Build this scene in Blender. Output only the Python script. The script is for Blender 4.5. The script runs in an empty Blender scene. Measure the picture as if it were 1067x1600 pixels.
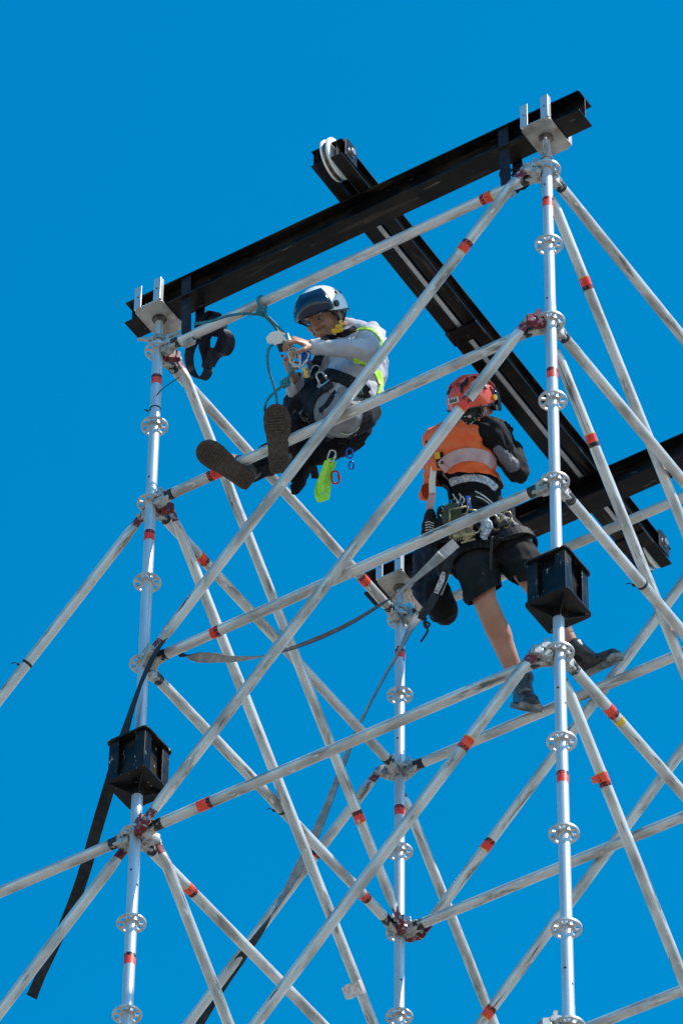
import bpy, bmesh, math, random
from mathutils import Vector as V, Matrix, noise
random.seed(7)
R = math.radians
scene = bpy.context.scene
col = scene.collection

# ------------------------------------------------------------------ camera, sky, sun, exposure
G = 21.0                                   # height of the tower's top ring level above the ground
AZ, EL, ROLL = R(-33.00189757), R(45.40700038), R(0.72705701)
F = 9086.799276197078                      # focal length in pixels of the 1600 px high photograph
CAM = V((10.5569301, -14.7058364, -19.3713656 + G))
fw = V((math.cos(EL)*math.sin(AZ), math.cos(EL)*math.cos(AZ), math.sin(EL)))
_r = V((math.cos(AZ), -math.sin(AZ), 0)); _u = _r.cross(fw)
rt = math.cos(ROLL)*_r + math.sin(ROLL)*_u
up = -math.sin(ROLL)*_r + math.cos(ROLL)*_u
cd = bpy.data.cameras.new('camera'); cam = bpy.data.objects.new('camera', cd); col.objects.link(cam)
cam.matrix_world = Matrix(((rt.x, up.x, -fw.x, CAM.x), (rt.y, up.y, -fw.y, CAM.y), (rt.z, up.z, -fw.z, CAM.z), (0, 0, 0, 1)))
cd.sensor_fit = 'AUTO'; cd.sensor_width = 36; cd.lens = F/1600*36; cd.clip_start = 0.5; cd.clip_end = 6000
scene.camera = cam
SUN_EL, SUN_AZ = R(55), R(9)              # azimuth measured from +X towards +Y
world = bpy.data.worlds.new('World'); scene.world = world; world.use_nodes = True
wn, wl = world.node_tree.nodes, world.node_tree.links
bg = wn['Background']; sky = wn.new('ShaderNodeTexSky'); sky.sky_type = 'NISHITA'; sky.sun_disc = False
sky.sun_elevation = SUN_EL; sky.sun_rotation = math.pi/2 - SUN_AZ
sky.air_density = 1.0; sky.dust_density = 0.3; sky.ozone_density = 1.6
hs = wn.new('ShaderNodeHueSaturation'); hs.inputs['Hue'].default_value = 0.484; hs.inputs['Saturation'].default_value = 1.50; hs.inputs['Value'].default_value = 1.09
wl.new(sky.outputs[0], hs.inputs['Color']); wl.new(hs.outputs[0], bg.inputs['Color'])
bg.inputs['Strength'].default_value = 0.15
sl = bpy.data.lights.new('sun', 'SUN'); so = bpy.data.objects.new('sun', sl); col.objects.link(so)
sd = V((math.cos(SUN_EL)*math.cos(SUN_AZ), math.cos(SUN_EL)*math.sin(SUN_AZ), math.sin(SUN_EL)))
so.rotation_euler = sd.to_track_quat('Z', 'Y').to_euler(); so.location = (0, 0, G+10)
sl.energy = 5.0; sl.angle = R(0.53); sl.color = (1, .95, .88)
vs = scene.view_settings; vs.view_transform = 'Standard'; vs.look = 'None'; vs.gamma = 1; vs.use_curve_mapping = False
vs.exposure = 0.4

# ------------------------------------------------------------------ helpers
def vv(a, b, c): return rt*a + up*b + fw*c
def at(px, py, d, ref):                    # the point seen at a pixel of the photograph, d metres beyond a reference depth
    z = ref + d
    return CAM + (fw + rt*((px-533.5)/F) + up*((800-py)/F))*z
def nz(v): return v.normalized()
def depth(p): return (p-CAM).dot(fw)
def pix(p):
    d = p-CAM; z = d.dot(fw); return 533.5+F*d.dot(rt)/z, 800-F*d.dot(up)/z

def frame(o, z, x=None):                   # matrix with origin o, local Z along z
    z = z.normalized()
    x = (x or V((0, 0, 1))); x = (x - z*x.dot(z))
    if x.length < 1e-5: x = V((1, 0, 0)); x = x - z*x.dot(z)
    x.normalize(); y = z.cross(x)
    return Matrix(((x.x, y.x, z.x, o.x), (x.y, y.y, z.y, o.y), (x.z, y.z, z.z, o.z), (0, 0, 0, 1)))

class MB:
    def __init__(s): s.v = []; s.f = []; s.m = []
    def face(s, idx, mi=0): s.f.append(idx); s.m.append(mi)
    def add(s, vs_, fs, mi=0):
        b = len(s.v); s.v += [tuple(q) for q in vs_]
        for f in fs: s.f.append([b+i for i in f]); s.m.append(mi)
    def rings(s, rings, mi=0, cap=True, closed=False):
        n = len(rings[0]); vs_ = [q for r_ in rings for q in r_]; fs = []
        m = len(rings)
        for i in range(m if closed else m-1):
            j = (i+1) % m
            for k in range(n): fs.append([i*n+k, i*n+(k+1) % n, j*n+(k+1) % n, j*n+k])
        if cap and not closed: fs.append(list(range(n))[::-1]); fs.append([(m-1)*n+k for k in range(n)])
        s.add(vs_, fs, mi)
    def cyl(s, A, B, r0, r1=None, n=20, cap=True, mi=0, x=None):
        r1 = r0 if r1 is None else r1
        M = frame(A, B-A, x); X = V(M.col[0][:3]); Y = V(M.col[1][:3])
        ring = lambda c, r: [c + X*(r*math.cos(2*math.pi*k/n)) + Y*(r*math.sin(2*math.pi*k/n)) for k in range(n)]
        s.rings([ring(A, r0), ring(B, r1)], mi, cap)
    def box(s, c, sx, sy, sz, X=V((1, 0, 0)), Y=V((0, 1, 0)), Z=V((0, 0, 1)), mi=0):
        vs_ = [c + X*(a*sx/2) + Y*(b*sy/2) + Z*(d*sz/2) for a, b, d in ((-1,-1,-1),(1,-1,-1),(1,1,-1),(-1,1,-1),(-1,-1,1),(1,-1,1),(1,1,1),(-1,1,1))]
        s.add(vs_, [[3,2,1,0],[4,5,6,7],[0,1,5,4],[1,2,6,5],[2,3,7,6],[3,0,4,7]], mi)
    def prism(s, poly, o, X, Y, Z, h, mi=0):   # poly in X,Y extruded along Z
        n = len(poly); vs_ = [o + X*a + Y*b for a, b in poly] + [o + X*a + Y*b + Z*h for a, b in poly]
        s.add(vs_, [list(range(n))[::-1], list(range(n, 2*n))] + [[k, (k+1) % n, n+(k+1) % n, n+k] for k in range(n)], mi)
    def ell(s, c, X, Y, Z, n=16, m=10, mi=0):  # X,Y,Z are full semi-axis vectors
        vs_ = [c - Z]; fs = []
        for i in range(1, m):
            t = math.pi*i/m
            for k in range(n):
                a = 2*math.pi*k/n; vs_.append(c - Z*math.cos(t) + (X*math.cos(a)+Y*math.sin(a))*math.sin(t))
        vs_.append(c + Z); L_ = len(vs_)-1
        for k in range(n):
            fs.append([0, 1+(k+1) % n, 1+k]); fs.append([L_, L_-n+k, L_-n+(k+1) % n])
            for i in range(m-2): a = 1+i*n; fs.append([a+k, a+(k+1) % n, a+n+(k+1) % n, a+n+k])
        s.add(vs_, fs, mi)
    def cap(s, A, ra, B, rb, n=14):            # tapered capsule
        D = (B-A); L_ = D.length
        if L_ < 1e-5: L_ = 1e-5; D = V((0, 0, 1e-5))
        M = frame(A, D); X = V(M.col[0][:3]); Y = V(M.col[1][:3]); Z = D/L_
        rs = []
        for t in (0.05, .35, .7, 1.0): rs.append((A - Z*(ra*math.cos(t*math.pi/2)), ra*math.sin(t*math.pi/2)))
        for t in (1.0, .7, .35, 0.05): rs.append((B + Z*(rb*math.cos(t*math.pi/2)), rb*math.sin(t*math.pi/2)))
        s.rings([[c + X*(r*math.cos(2*math.pi*k/n)) + Y*(r*math.sin(2*math.pi*k/n)) for k in range(n)] for c, r in rs])
    def sweep(s, pts, r, n=8, mi=0, closed=False):
        rs = r if isinstance(r, (list, tuple)) else [r]*len(pts)
        rings = []; X = None; m = len(pts)
        for i, p in enumerate(pts):
            a = pts[(i-1) % m] if (closed or i) else p; b = pts[(i+1) % m] if (closed or i < m-1) else p
            t = (b-a).normalized()
            if X is None: X = t.orthogonal().normalized()
            X = (X - t*X.dot(t)).normalized(); Y = t.cross(X)
            rings.append([p + (X*math.cos(2*math.pi*k/n)+Y*math.sin(2*math.pi*k/n))*rs[i] for k in range(n)])
        s.rings(rings, mi, True, closed)
    def ribbon(s, pts, wd, th=.003, closed=False, mi=0):   # wd: full width vectors
        rings = []; m = len(pts)
        for i, p in enumerate(pts):
            a = pts[(i-1) % m] if (closed or i) else p; b = pts[(i+1) % m] if (closed or i < m-1) else p
            t = (b-a).normalized(); w = wd[i]/2; n_ = t.cross(w).normalized()*(th/2)
            rings.append([p-w-n_, p+w-n_, p+w+n_, p-w+n_])
        s.rings(rings, mi, True, closed)
    def mesh(s, name, M=None, smooth=False):
        me = bpy.data.meshes.new(name)
        Mi = M.inverted() if M is not None else Matrix.Identity(4)
        me.from_pydata([Mi @ V(q) for q in s.v], [], s.f)
        for p_, m_ in zip(me.polygons, s.m): p_.material_index = m_; p_.use_smooth = smooth
        bm = bmesh.new(); bm.from_mesh(me); bmesh.ops.recalc_face_normals(bm, faces=bm.faces); bm.to_mesh(me); bm.free()
        return me

WM = {}
def place(o, M, parent=None):
    col.objects.link(o); WM[o] = M
    if parent is not None:
        o.parent = parent; o.matrix_local = WM[parent].inverted() @ M
    else: o.matrix_world = M
    return o
def tag(o, label=None, cat=None, group=None, kind=None):
    if label: o['label'] = label
    if cat: o['category'] = cat
    if group: o['group'] = group
    if kind: o['kind'] = kind
    return o
def root(name, loc, label, cat, group=None):
    o = bpy.data.objects.new(name, None); o.empty_display_size = .1
    place(o, Matrix.Translation(loc)); return tag(o, label, cat, group)
def obj(name, mb, mats, parent=None, M=None, smooth=False, bevel=0, autos=None):
    if M is None:
        c = V((0, 0, 0))
        for q in mb.v: c += V(q)
        M = Matrix.Translation(c/len(mb.v))
    me = mb.mesh(name, M, smooth)
    for m in (mats if isinstance(mats, (list, tuple)) else [mats]): me.materials.append(m)
    o = bpy.data.objects.new(name, me); place(o, M, parent)
    if autos:
        for p_ in me.polygons: p_.use_smooth = True
        bm = bmesh.new(); bm.from_mesh(me)
        for e in bm.edges:
            if len(e.link_faces) == 2 and e.calc_face_angle(0) > autos: e.smooth = False
        bm.to_mesh(me); bm.free()
    if bevel:
        b = o.modifiers.new('bevel', 'BEVEL'); b.width = bevel; b.segments = 2; b.limit_method = 'ANGLE'; b.angle_limit = R(40)
    return o
def catmull(P, k=8, closed=False):
    out = []; n = len(P)
    for i in range(n if closed else n-1):
        g = lambda j: P[j % n] if closed else P[max(0, min(n-1, j))]
        a, b, c, d = g(i-1), g(i), g(i+1), g(i+2)
        for q in range(k):
            t = q/k
            out.append(0.5*((2*b) + (c-a)*t + (2*a-5*b+4*c-d)*t*t + (3*b-a-3*c+d)*t**3))
    if not closed: out.append(P[-1])
    return out

# ------------------------------------------------------------------ materials
def mat(name, c, rough=.6, metal=0, c2=None, scale=20, lo=.4, hi=.6, bump=0, bscale=200, stretch=None, rough2=None, coord='Object', spots=None, coat=0, sss=0, detail=5):
    m = bpy.data.materials.new(name); m.use_nodes = True; N = m.node_tree.nodes; L_ = m.node_tree.links
    b = N['Principled BSDF']; b.inputs['Roughness'].default_value = rough; b.inputs['Metallic'].default_value = metal
    b.inputs['Base Color'].default_value = (*c, 1)
    if coat: b.inputs['Coat Weight'].default_value = coat; b.inputs['Coat Roughness'].default_value = .08
    if sss: b.inputs['Subsurface Weight'].default_value = sss; b.inputs['Subsurface Radius'].default_value = (1, .4, .2); b.inputs['Subsurface Scale'].default_value = .01
    tc = N.new('ShaderNodeTexCoord'); oi = N.new('ShaderNodeObjectInfo')
    mp = N.new('ShaderNodeMapping'); L_.new(tc.outputs[coord], mp.inputs['Vector'])
    if stretch: mp.inputs['Scale'].default_value = stretch
    ad = N.new('ShaderNodeVectorMath'); ad.operation = 'ADD'; L_.new(mp.outputs[0], ad.inputs[0])
    sc = N.new('ShaderNodeVectorMath'); sc.operation = 'SCALE'; sc.inputs[0].default_value = (13, 7, 29); L_.new(oi.outputs['Random'], sc.inputs['Scale']); L_.new(sc.outputs[0], ad.inputs[1])
    vec = ad.outputs[0]; cur = None
    if c2 is not None:
        n = N.new('ShaderNodeTexNoise'); n.inputs['Scale'].default_value = scale; n.inputs['Detail'].default_value = detail; L_.new(vec, n.inputs['Vector'])
        rp = N.new('ShaderNodeValToRGB'); rp.color_ramp.elements[0].position = lo; rp.color_ramp.elements[1].position = hi
        rp.color_ramp.elements[0].color = (*c, 1); rp.color_ramp.elements[1].color = (*c2, 1)
        L_.new(n.outputs['Fac'], rp.inputs[0]); cur = rp.outputs[0]
        if rough2 is not None:
            mr = N.new('ShaderNodeMapRange'); mr.inputs['From Min'].default_value = lo; mr.inputs['From Max'].default_value = hi
            mr.inputs['To Min'].default_value = rough; mr.inputs['To Max'].default_value = rough2
            L_.new(n.outputs['Fac'], mr.inputs['Value']); L_.new(mr.outputs[0], b.inputs['Roughness'])
    for (scol, sscale, slo, shi, sstr) in (spots or []):
        n = N.new('ShaderNodeTexNoise'); n.inputs['Scale'].default_value = sscale; n.inputs['Detail'].default_value = 4; n.inputs['Roughness'].default_value = .6
        mp2 = N.new('ShaderNodeMapping'); mp2.inputs['Scale'].default_value = sstr or (1, 1, 1); L_.new(vec, mp2.inputs['Vector']); L_.new(mp2.outputs[0], n.inputs['Vector'])
        mr = N.new('ShaderNodeMapRange'); mr.inputs['From Min'].default_value = slo; mr.inputs['From Max'].default_value = shi; L_.new(n.outputs['Fac'], mr.inputs['Value'])
        mx = N.new('ShaderNodeMix'); mx.data_type = 'RGBA'; L_.new(mr.outputs[0], mx.inputs[0])
        if cur: L_.new(cur, mx.inputs[6])
        else: mx.inputs[6].default_value = (*c, 1)
        mx.inputs[7].default_value = (*scol, 1); cur = mx.outputs[2]
    if cur: L_.new(cur, b.inputs['Base Color'])
    if bump:
        n = N.new('ShaderNodeTexNoise'); n.inputs['Scale'].default_value = bscale; n.inputs['Detail'].default_value = 3; L_.new(vec, n.inputs['Vector'])
        bp = N.new('ShaderNodeBump'); bp.inputs['Strength'].default_value = bump; bp.inputs['Distance'].default_value = .002
        L_.new(n.outputs['Fac'], bp.inputs['Height']); L_.new(bp.outputs[0], b.inputs['Normal'])
    return m
galv = mat('galvanised_steel', (.68, .66, .63), .34, .40, (.36, .34, .315), 14, .42, .66, .10, 45, (1, 1, .35), .52,
           spots=[((.16, .14, .115), 20, .57, .70, (1.2, 1.2, .6)), ((.80, .79, .77), 45, .63, .70, None), ((.07, .06, .05), 42, .655, .70, (1.6, 1.6, .3)), ((.10, .09, .08), 6, .70, .72, (9, 9, .12))])
galv_std = mat('galvanised_steel_clean', (.70, .71, .72), .30, .55, (.50, .52, .54), 12, .35, .7, .08, 60, (1, 1, .3), .45,
           spots=[((.16, .15, .14), 30, .70, .78, (1.2, 1.2, .5)), ((.85, .85, .84), 60, .68, .74, None)])
cast = mat('cast_galvanised', (.52, .51, .48), .5, .5, (.26, .24, .22), 30, .42, .65, .3, 120, None, .6)
ringm = mat('rosette_steel', (.66, .65, .63), .42, .45, (.46, .45, .43), 40, .4, .65, .1, 100)
platem = mat('head_plate_steel', (.52, .50, .46), .48, .5, (.30, .27, .23), 14, .42, .66, .15, 90, spots=[((.26, .17, .10), 22, .62, .74, None)])
black = mat('black_steel_paint', (.004, .004, .005), .30, 0, (.010, .008, .007), 6, .4, .66, .15, 40, (1, 1, 1), .5,
            spots=[((.024, .017, .012), 5, .48, .66, None), ((.055, .042, .030), 24, .58, .72, (1, 1, .12)), ((.20, .17, .14), 60, .67, .71, (1, 1, .12))])
blackbox_m = mat('black_spacer_paint', (.008, .008, .009), .3, 0, (.02, .017, .015), 12, .45, .65, .15, 60, None, .45,
            spots=[((.05, .038, .028), 10, .54, .7, None), ((.36, .33, .30), 38, .655, .69, (1, 1, .6))])
blkpaint = mat('worn_black_paint', (.012, .012, .012), .5, 0, (.40, .39, .37), 45, .56, .66, .1, 100)
redpaint = mat('worn_crimson_paint', (.17, .012, .022), .5, 0, (.45, .40, .38), 38, .52, .64, .1, 100)
redhead = mat('crimson_painted_casting', (.15, .010, .018), .5, 0, (.30, .22, .20), 50, .58, .68, .2, 120)
stk_red = mat('orange_red_sticker', (.88, .03, .018), .45, 0, (.95, .11, .04), 18, .4, .7, .2, 60, (1, 1, 1), spots=[((.28, .015, .01), 110, .57, .62, (2, 2, .3)), ((.75, .45, .38), 30, .66, .72, None)])
stk_blk = mat('black_sticker_print', (.008, .006, .006), .45, 0, spots=[((.75, .04, .02), 120, .53, .56, (1, 1, .35))])
stk_yel = mat('yellow_sticker_edge', (.80, .50, .03), .5, 0, spots=[((.05, .04, .02), 150, .58, .62, None)])
stk_pale = mat('faded_sticker', (.55, .42, .38), .6, 0, (.75, .70, .66), 60, .4, .6)
darkhole = mat('dark_pin_hole', (.01, .01, .012), .7)
white_p = mat('white_pulley_nylon', (.82, .82, .80), .35, 0, (.62, .60, .56), 20, .5, .7)
groove = mat('pulley_groove_steel', (.22, .17, .13), .4, .6, (.40, .36, .32), 30)
bolt_m = mat('zinc_bolt', (.5, .5, .49), .35, .8, (.25, .24, .23), 60)
lit_strip_m = mat('lit_strip_pale', (.62, .61, .59), .45, .1, (.5, .49, .47), 20)
web_navy = mat('dark_navy_webbing', (.012, .014, .024), .55, 0, (.022, .024, .036), 30, .4, .6, .3, 500)
web_black = mat('black_webbing', (.016, .017, .019), .6, 0, (.035, .035, .038), 25, .4, .65, .3, 500)
web_grey = mat('grey_webbing', (.20, .20, .20), .6, 0, (.33, .32, .32), 25, .4, .65, .3, 500)
rope_teal = mat('teal_rope', (.010, .12, .17), .6, 0, (.03, .26, .32), 160, .45, .6, .5, 350)
cord_blk = mat('black_cord', (.012, .012, .013), .6)
ground_m = mat('pale_gravel_ground', (.165, .152, .135), .9, 0, (.215, .20, .175), .15, .4, .6, 0, 1, None, coord='Object')

for m_ in (black, blackbox_m): m_.node_tree.nodes['Principled BSDF'].inputs['Specular IOR Level'].default_value = .2
# ------------------------------------------------------------------ the setting: the ground far below the tower
mb = MB(); mb.add([V((-2000, -2000, 0)), V((2000, -2000, 0)), V((2000, 2000, 0)), V((-2000, 2000, 0))], [[0, 1, 2, 3]])
tag(obj('ground', mb, ground_m, None, Matrix.Identity(4)), kind='structure')

# ------------------------------------------------------------------ the ring-lock scaffold tower
A_, B_ = 2.06407614, 2.07199327
LX, LY = .00679, -.0101156
def P(x, y, lv):
    dz = 0
    if x < 0.1 and y < 0.1: dz = -.00167
    if x < 0.1 and y > 1: dz = .00455
    return V((x + LX*lv, y + LY*lv, G - lv + dz))
tower = root('scaffold_tower', V((A_/2, B_/2, 0)), 'tall galvanised ring scaffold tower of tubes, rings and crossing braces under black beams', 'scaffold')

def polar_rosette(c):
    mb = MB(); n = 48; rad = [.0245, .0335, .052, .0615]; t = .0045
    def hole(k):                                   # 8 openings, wide and narrow in turn
        ph = (k+.5)/n*8 % 2.0
        return (abs(ph-.5) < .36) or (abs(ph-1.5) < .26)
    keep = lambda i, k: not (i == 1 and hole(k))
    vid = {}
    def vtx(i, k, s):
        k %= n; key = (i, k, s)
        if key not in vid:
            a = 2*math.pi*(k/n); vid[key] = len(mb.v)
            mb.v.append(tuple(c + V((math.cos(a)*rad[i], math.sin(a)*rad[i], s*t))))
        return vid[key]
    for i in range(3):
        for k in range(n):
            if not keep(i, k): continue
            for s in (1, -1): mb.face([vtx(i, k, s), vtx(i+1, k, s), vtx(i+1, k+1, s), vtx(i, k+1, s)])
            for ii, kk, e in ((i-1, k, 'in'), (i+1, k, 'out'), (i, k-1, 'a'), (i, k+1, 'b')):
                if (0 <= ii <= 2) and keep(ii, kk % n): continue
                q = {'in': ((i, k), (i, k+1)), 'out': ((i+1, k), (i+1, k+1)), 'a': ((i, k), (i+1, k)), 'b': ((i, k+1), (i+1, k+1))}[e]
                mb.face([vtx(*q[0], 1), vtx(*q[1], 1), vtx(*q[1], -1), vtx(*q[0], -1)])
    mb.cyl(c+V((0, 0, -.009)), c+V((0, 0, .009)), .0275, n=24)      # weld fillet
    return mb
RO0 = polar_rosette(V((0, 0, 0))).mesh('rosette', Matrix.Identity(4)); RO0.materials.append(ringm)
def rosette(c, parent, rz=0):
    o = bpy.data.objects.new('rosette', RO0); place(o, Matrix.Translation(c) @ Matrix.Rotation(rz, 4, 'Z'), parent); return o
TR = .02415
def sticker(parent, A, B, px, py, blk=1, ln=.044, yel=True, r=TR, label=None, black_len=.02):
    # a printed label wrapped round the tube, the black end towards B when blk=1
    a, b = pix(A), pix(B); t = ((px-a[0])*(b[0]-a[0]) + (py-a[1])*(b[1]-a[1]))/((b[0]-a[0])**2 + (b[1]-a[1])**2)
    D = (B-A).normalized()*blk; c = A.lerp(B, t)
    M = frame(c, D); mb = MB(); rr = r+.0007; n = 28
    Xa, Ya = V(M.col[0][:3]), V(M.col[1][:3])
    cuts = [(-ln/2-.004*yel, -ln/2, 2), (-ln/2, ln/2-black_len*.35, 0), (ln/2-black_len*.35, ln/2+black_len*.65, 1)]
    sk = random.uniform(-.10, .10)
    for z0, z1, mi in cuts:
        rings = [[c + D*(z+sk*rr*math.cos(2*math.pi*k/n)) + (Xa*math.cos(2*math.pi*k/n)+Ya*math.sin(2*math.pi*k/n))*rr for k in range(n)] for z in (z0, z1)]
        mb.rings(rings, mi, False)
    return obj('label_sticker', mb, [stk_red, stk_blk, stk_yel], parent, M, smooth=True)
def tie(parent, A, B, px, py, r=TR):
    a, b = pix(A), pix(B); t = ((px-a[0])*(b[0]-a[0]) + (py-a[1])*(b[1]-a[1]))/((b[0]-a[0])**2 + (b[1]-a[1])**2)
    c = A.lerp(B, t); D = (B-A).normalized(); mb = MB(); mb.cyl(c-D*.006, c+D*.006, r+.0015, n=20)
    mb.box(c - rt*(r+.008) - up*.004, .022, .01, .008, rt, up, fw); mb.sweep([c-rt*(r+.012), c-rt*(r+.03)+up*.006, c-rt*(r+.045)+up*.002], .0025, 5)
    obj('cable_tie', mb, cord_blk, parent)

def standard(x, y, lv0, lv1, ros, parent=tower, joints=(), top=0, label=None, holes=()):
    A = P(x, y, lv1); B = P(x, y, lv0); M = frame(A, B-A, V((1, 0, 0)))
    mb = MB(); mb.cyl(A, B, TR, n=32)
    for lv in joints:                                # spigot sleeve joint
        q = P(x, y, lv); mb.cyl(q-V((0, 0, .085)), q, TR+.0012, n=32)
    for lv, az in holes:
        q = P(x, y, lv); d = rt*math.cos(az) - fw*math.sin(az); d.z = 0; d.normalize()
        mb.cyl(q+d*(TR-.004), q+d*(TR+.0006), .0055, n=10, mi=1)
    o = obj('standard', mb, [galv_std, darkhole], parent, M, autos=R(40))
    if label: o['label'] = label
    for lv in ros: rosette(P(x, y, lv), o)
    return o

def wedge_head(c, d, parent, wear, brace=False, lift=0):
    # the cast head that clasps the ring, its wedge through the slot; d points from the ring outward (horizontal)
    Z = V((0, 0, 1)); d = V((d.x, d.y, 0)).normalized(); s = Z.cross(d)
    mb = MB()
    w = .042 if not brace else .036
    for sgn in (1, -1):
        poly = [(.026, .006), (.072, .006), (.078, .016), (.072, .034), (.05, .040), (.027, .036)]
        mb.prism([(a, sgn*b) for a, b in poly], c - s*(w/2), d, Z, s, w)
    mb.prism([(.066, -.030), (.105, -.022), (.105, .022), (.066, .030)], c - s*(w/2-.002), d, Z, s, w-.004)
    o = obj('wedge_head', mb, cast if not (brace and wear > 1) else redhead, parent, bevel=.004)
    mb = MB()
    mb.prism([(.040, -.052), (.050, -.052), (.062, .058), (.058, .074), (.040, .074)], c - s*.003, d, Z, s, .006)
    obj('wedge', mb, cast if not (brace and wear > 1) else redhead, parent, bevel=.0015)
    return o

def ledger(p, q, label=None, paint=(1, 1), stk=(), ties=()):
    A0, B0 = P(*p), P(*q); D = (B0-A0).normalized(); A, B = A0+D*.085, B0-D*.085
    M = frame(A, D); mb = MB(); mb.cyl(A, B, TR, n=32)
    o = obj('ledger', mb, galv, tower, M, autos=R(40))
    if label: o['label'] = label
    for c, d, e, pt in ((A0, D, A, paint[0]), (B0, -D, B, paint[1])):
        wedge_head(c, d, o, False)
        if pt:
            mb = MB(); l = random.uniform(.035, .055); mb.cyl(e-d*.002, e+d*l, TR+.0005, n=28, cap=False); obj('painted_end', mb, blkpaint, o, smooth=True)
    for s_ in stk: sticker(o, A, B, *s_)
    for t_ in ties: tie(o, A, B, *t_)
    return o

def brace(p, q, side, label=None, stk=(), ties=(), red=(1, 1)):
    # a diagonal; side is the horizontal offset direction; ends flattened on pivots at the rings
    A0, B0 = P(*p), P(*q); h = V((B0.x-A0.x, B0.y-A0.y, 0)).normalized(); s = V(side)
    A = A0 + h*.088 + s*.052; B = B0 - h*.088 + s*.052; D = (B-A).normalized()
    M = frame(A, D); Y = V(M.col[1][:3]); X = V(M.col[0][:3]); mb = MB(); n = 28
    rings = []; L_ = (B-A).length
    for z, k in ((-.028, .22), (.0, .22), (.03, .30), (.07, .75), (.11, 1), (L_-.11, 1), (L_-.07, .75), (L_-.03, .30), (L_, .22), (L_+.028, .22)):
        wx = TR*(1+(1-k)*.28); wy = TR*k
        rings.append([A + D*z + X*(wx*math.cos(2*math.pi*i/n)) + Y*(wy*math.sin(2*math.pi*i/n)) for i in range(n)])
    mb.rings(rings)
    o = obj('diagonal_brace', mb, galv, tower, M, autos=R(40))
    if label: o['label'] = label
    for c, hh, e, dd, rd in ((A0, h, A, D, red[0]), (B0, -h, B, -D, red[1])):
        d45 = (hh*.8 + s*.6).normalized()
        wedge_head(c, d45, o, rd, True)
        mb = MB(); mb.cyl(e - s*.022, e + s*.014, .011, n=14); obj('pivot_bolt', mb, cast, o, bevel=.001)
        if rd:
            mb = MB(); rr = []
            for z, k in ((-.024, .22), (.0, .22), (.03, .30), (.052, .53)):
                wx = TR*(1+(1-k)*.28)+.0006; wy = TR*k+.0006
                rr.append([e + dd*z + X*(wx*math.cos(2*math.pi*i/n)) + Y*(wy*math.sin(2*math.pi*i/n)) for i in range(n)])
            mb.rings(rr, 0, False); obj('painted_end', mb, redpaint, o, smooth=True)
    for s_ in stk: sticker(o, A, B, *s_)
    for t_ in ties: tie(o, A, B, *t_)
    return o

NL = 19
H = lambda a, b: [a+i*.5 for i in range(int(round((b-a)/.5))+1)]
Lx, Rx, Mx, Cx = (0, 0), (A_, 0), (0, B_), (A_, B_)
uppers = {}; lowers = {}
for nm, (x, y), bt, bb, hl in (('L', Lx, 2.495, 2.735, [(.18, .9), (.21, 2.1), (1-.09, 1.6), (1-.15, 2.0), (2.42, 1.2)]),
                               ('R', Rx, 2.515, 2.76, [(.12, 2.0), (.33, .7), (.97-.1, 2.1), (.9, 1.2), (2.42, 1.6)]),
                               ('M', Mx, 2.77, 2.985, [(.2, 1.9), (.28, .9), (.88, .9), (.8, 1.9), (2.3, 1.3)]),
                               ('C', Cx, 2.5, 2.74, [])):
    uppers[nm] = standard(x, y, -.055, bt-.03, [0, .5, 1, 1.5, 2]+([2.5] if nm == 'M' else []), joints=(.95 if nm == 'M' else .9,), holes=hl)
    lowers[nm] = standard(x, y, bb+.03, 20.9, H(3, 18.5), joints=(4.9,), holes=[(3.22, 1.9), (3.3, .9), (4.72, 1.9), (4.8, 1.0)])
for (x, y) in ((-A_, 0), (-A_, B_), (0, 2*B_)):
    standard(x, y, 2.85, 20.9, H(3, 18.5))
# stickers on the standards
for nm, px, py, up_ in (('R', 854.5, 324, 0), ('R', 861, 598, 0), ('L', 246, 601, 0), ('L', 234, 851, 0), ('M', 623, 1029, 0), ('M', 624, 1280, 0)):
    x, y = {'R': Rx, 'L': Lx, 'M': Mx}[nm]; sticker(uppers[nm], P(x, y, 2.4), P(x, y, 0), px, py, 1, .046, False)
for nm, px, py in (('R', 878.5, 1234), ('L', 201, 1518)):
    x, y = {'R': Rx, 'L': Lx}[nm]; sticker(lowers[nm], P(x, y, 6), P(x, y, 3), px, py, 1, .046, False)
mb = MB(); q = P(0, 0, .39); mb.cyl(q-V((0, 0, .003)), q+V((0, 0, .003)), TR+.002, n=20)      # thin wire tied round the left post
mb.sweep(catmull([q-rt*.03-V((0, 0, .015)), q-rt*.048+V((0, 0, .0)), q-rt*.02-fw*.02, q+rt*.0-fw*.03+V((0, 0, .08)), q+rt*.035-fw*.03+V((0, 0, .14)), q+rt*.10+V((0, 0, .21))], 6), .0025, 5)
obj('wire_tie', mb, cord_blk, uppers['L'])

# ledgers
xL, xR = 0, A_
ledger((0, 0, 0), (A_, 0, 0), stk=[(765, 308, -1)])
ledger((0, 0, 1), (A_, 0, 1), stk=[(340, 739, -1, .05, False), ])
ledger((0, 0, 2), (A_, 0, 2), stk=[(339, 989, 1, .03, False)], label='ledger with a torn sticker and webbing looped over its end')
ledger((0, 0, 3), (A_, 0, 3), stk=[(322, 1257, 1, .055, False)])
ledger((0, 0, 0), (0, B_, 0), stk=[(565, 905, -1, .05, False)])
ledger((0, 0, 1), (0, B_, 1), stk=[(315, 866, 1)])
ledger((0, 0, 2), (0, B_, 2), stk=[(567, 1397, 1, .03, False)], ties=[(435, 1263)])
ledger((0, 0, 3), (0, B_, 3), stk=[(292, 1386, 1)])
ledger((A_, 0, 0), (A_, B_, 0))
ledger((A_, 0, 1), (A_, B_, 1))
ledger((A_, 0, 2), (A_, B_, 2), ties=[(998, 910)], label='ledger with a black cable tie round it')
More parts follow.
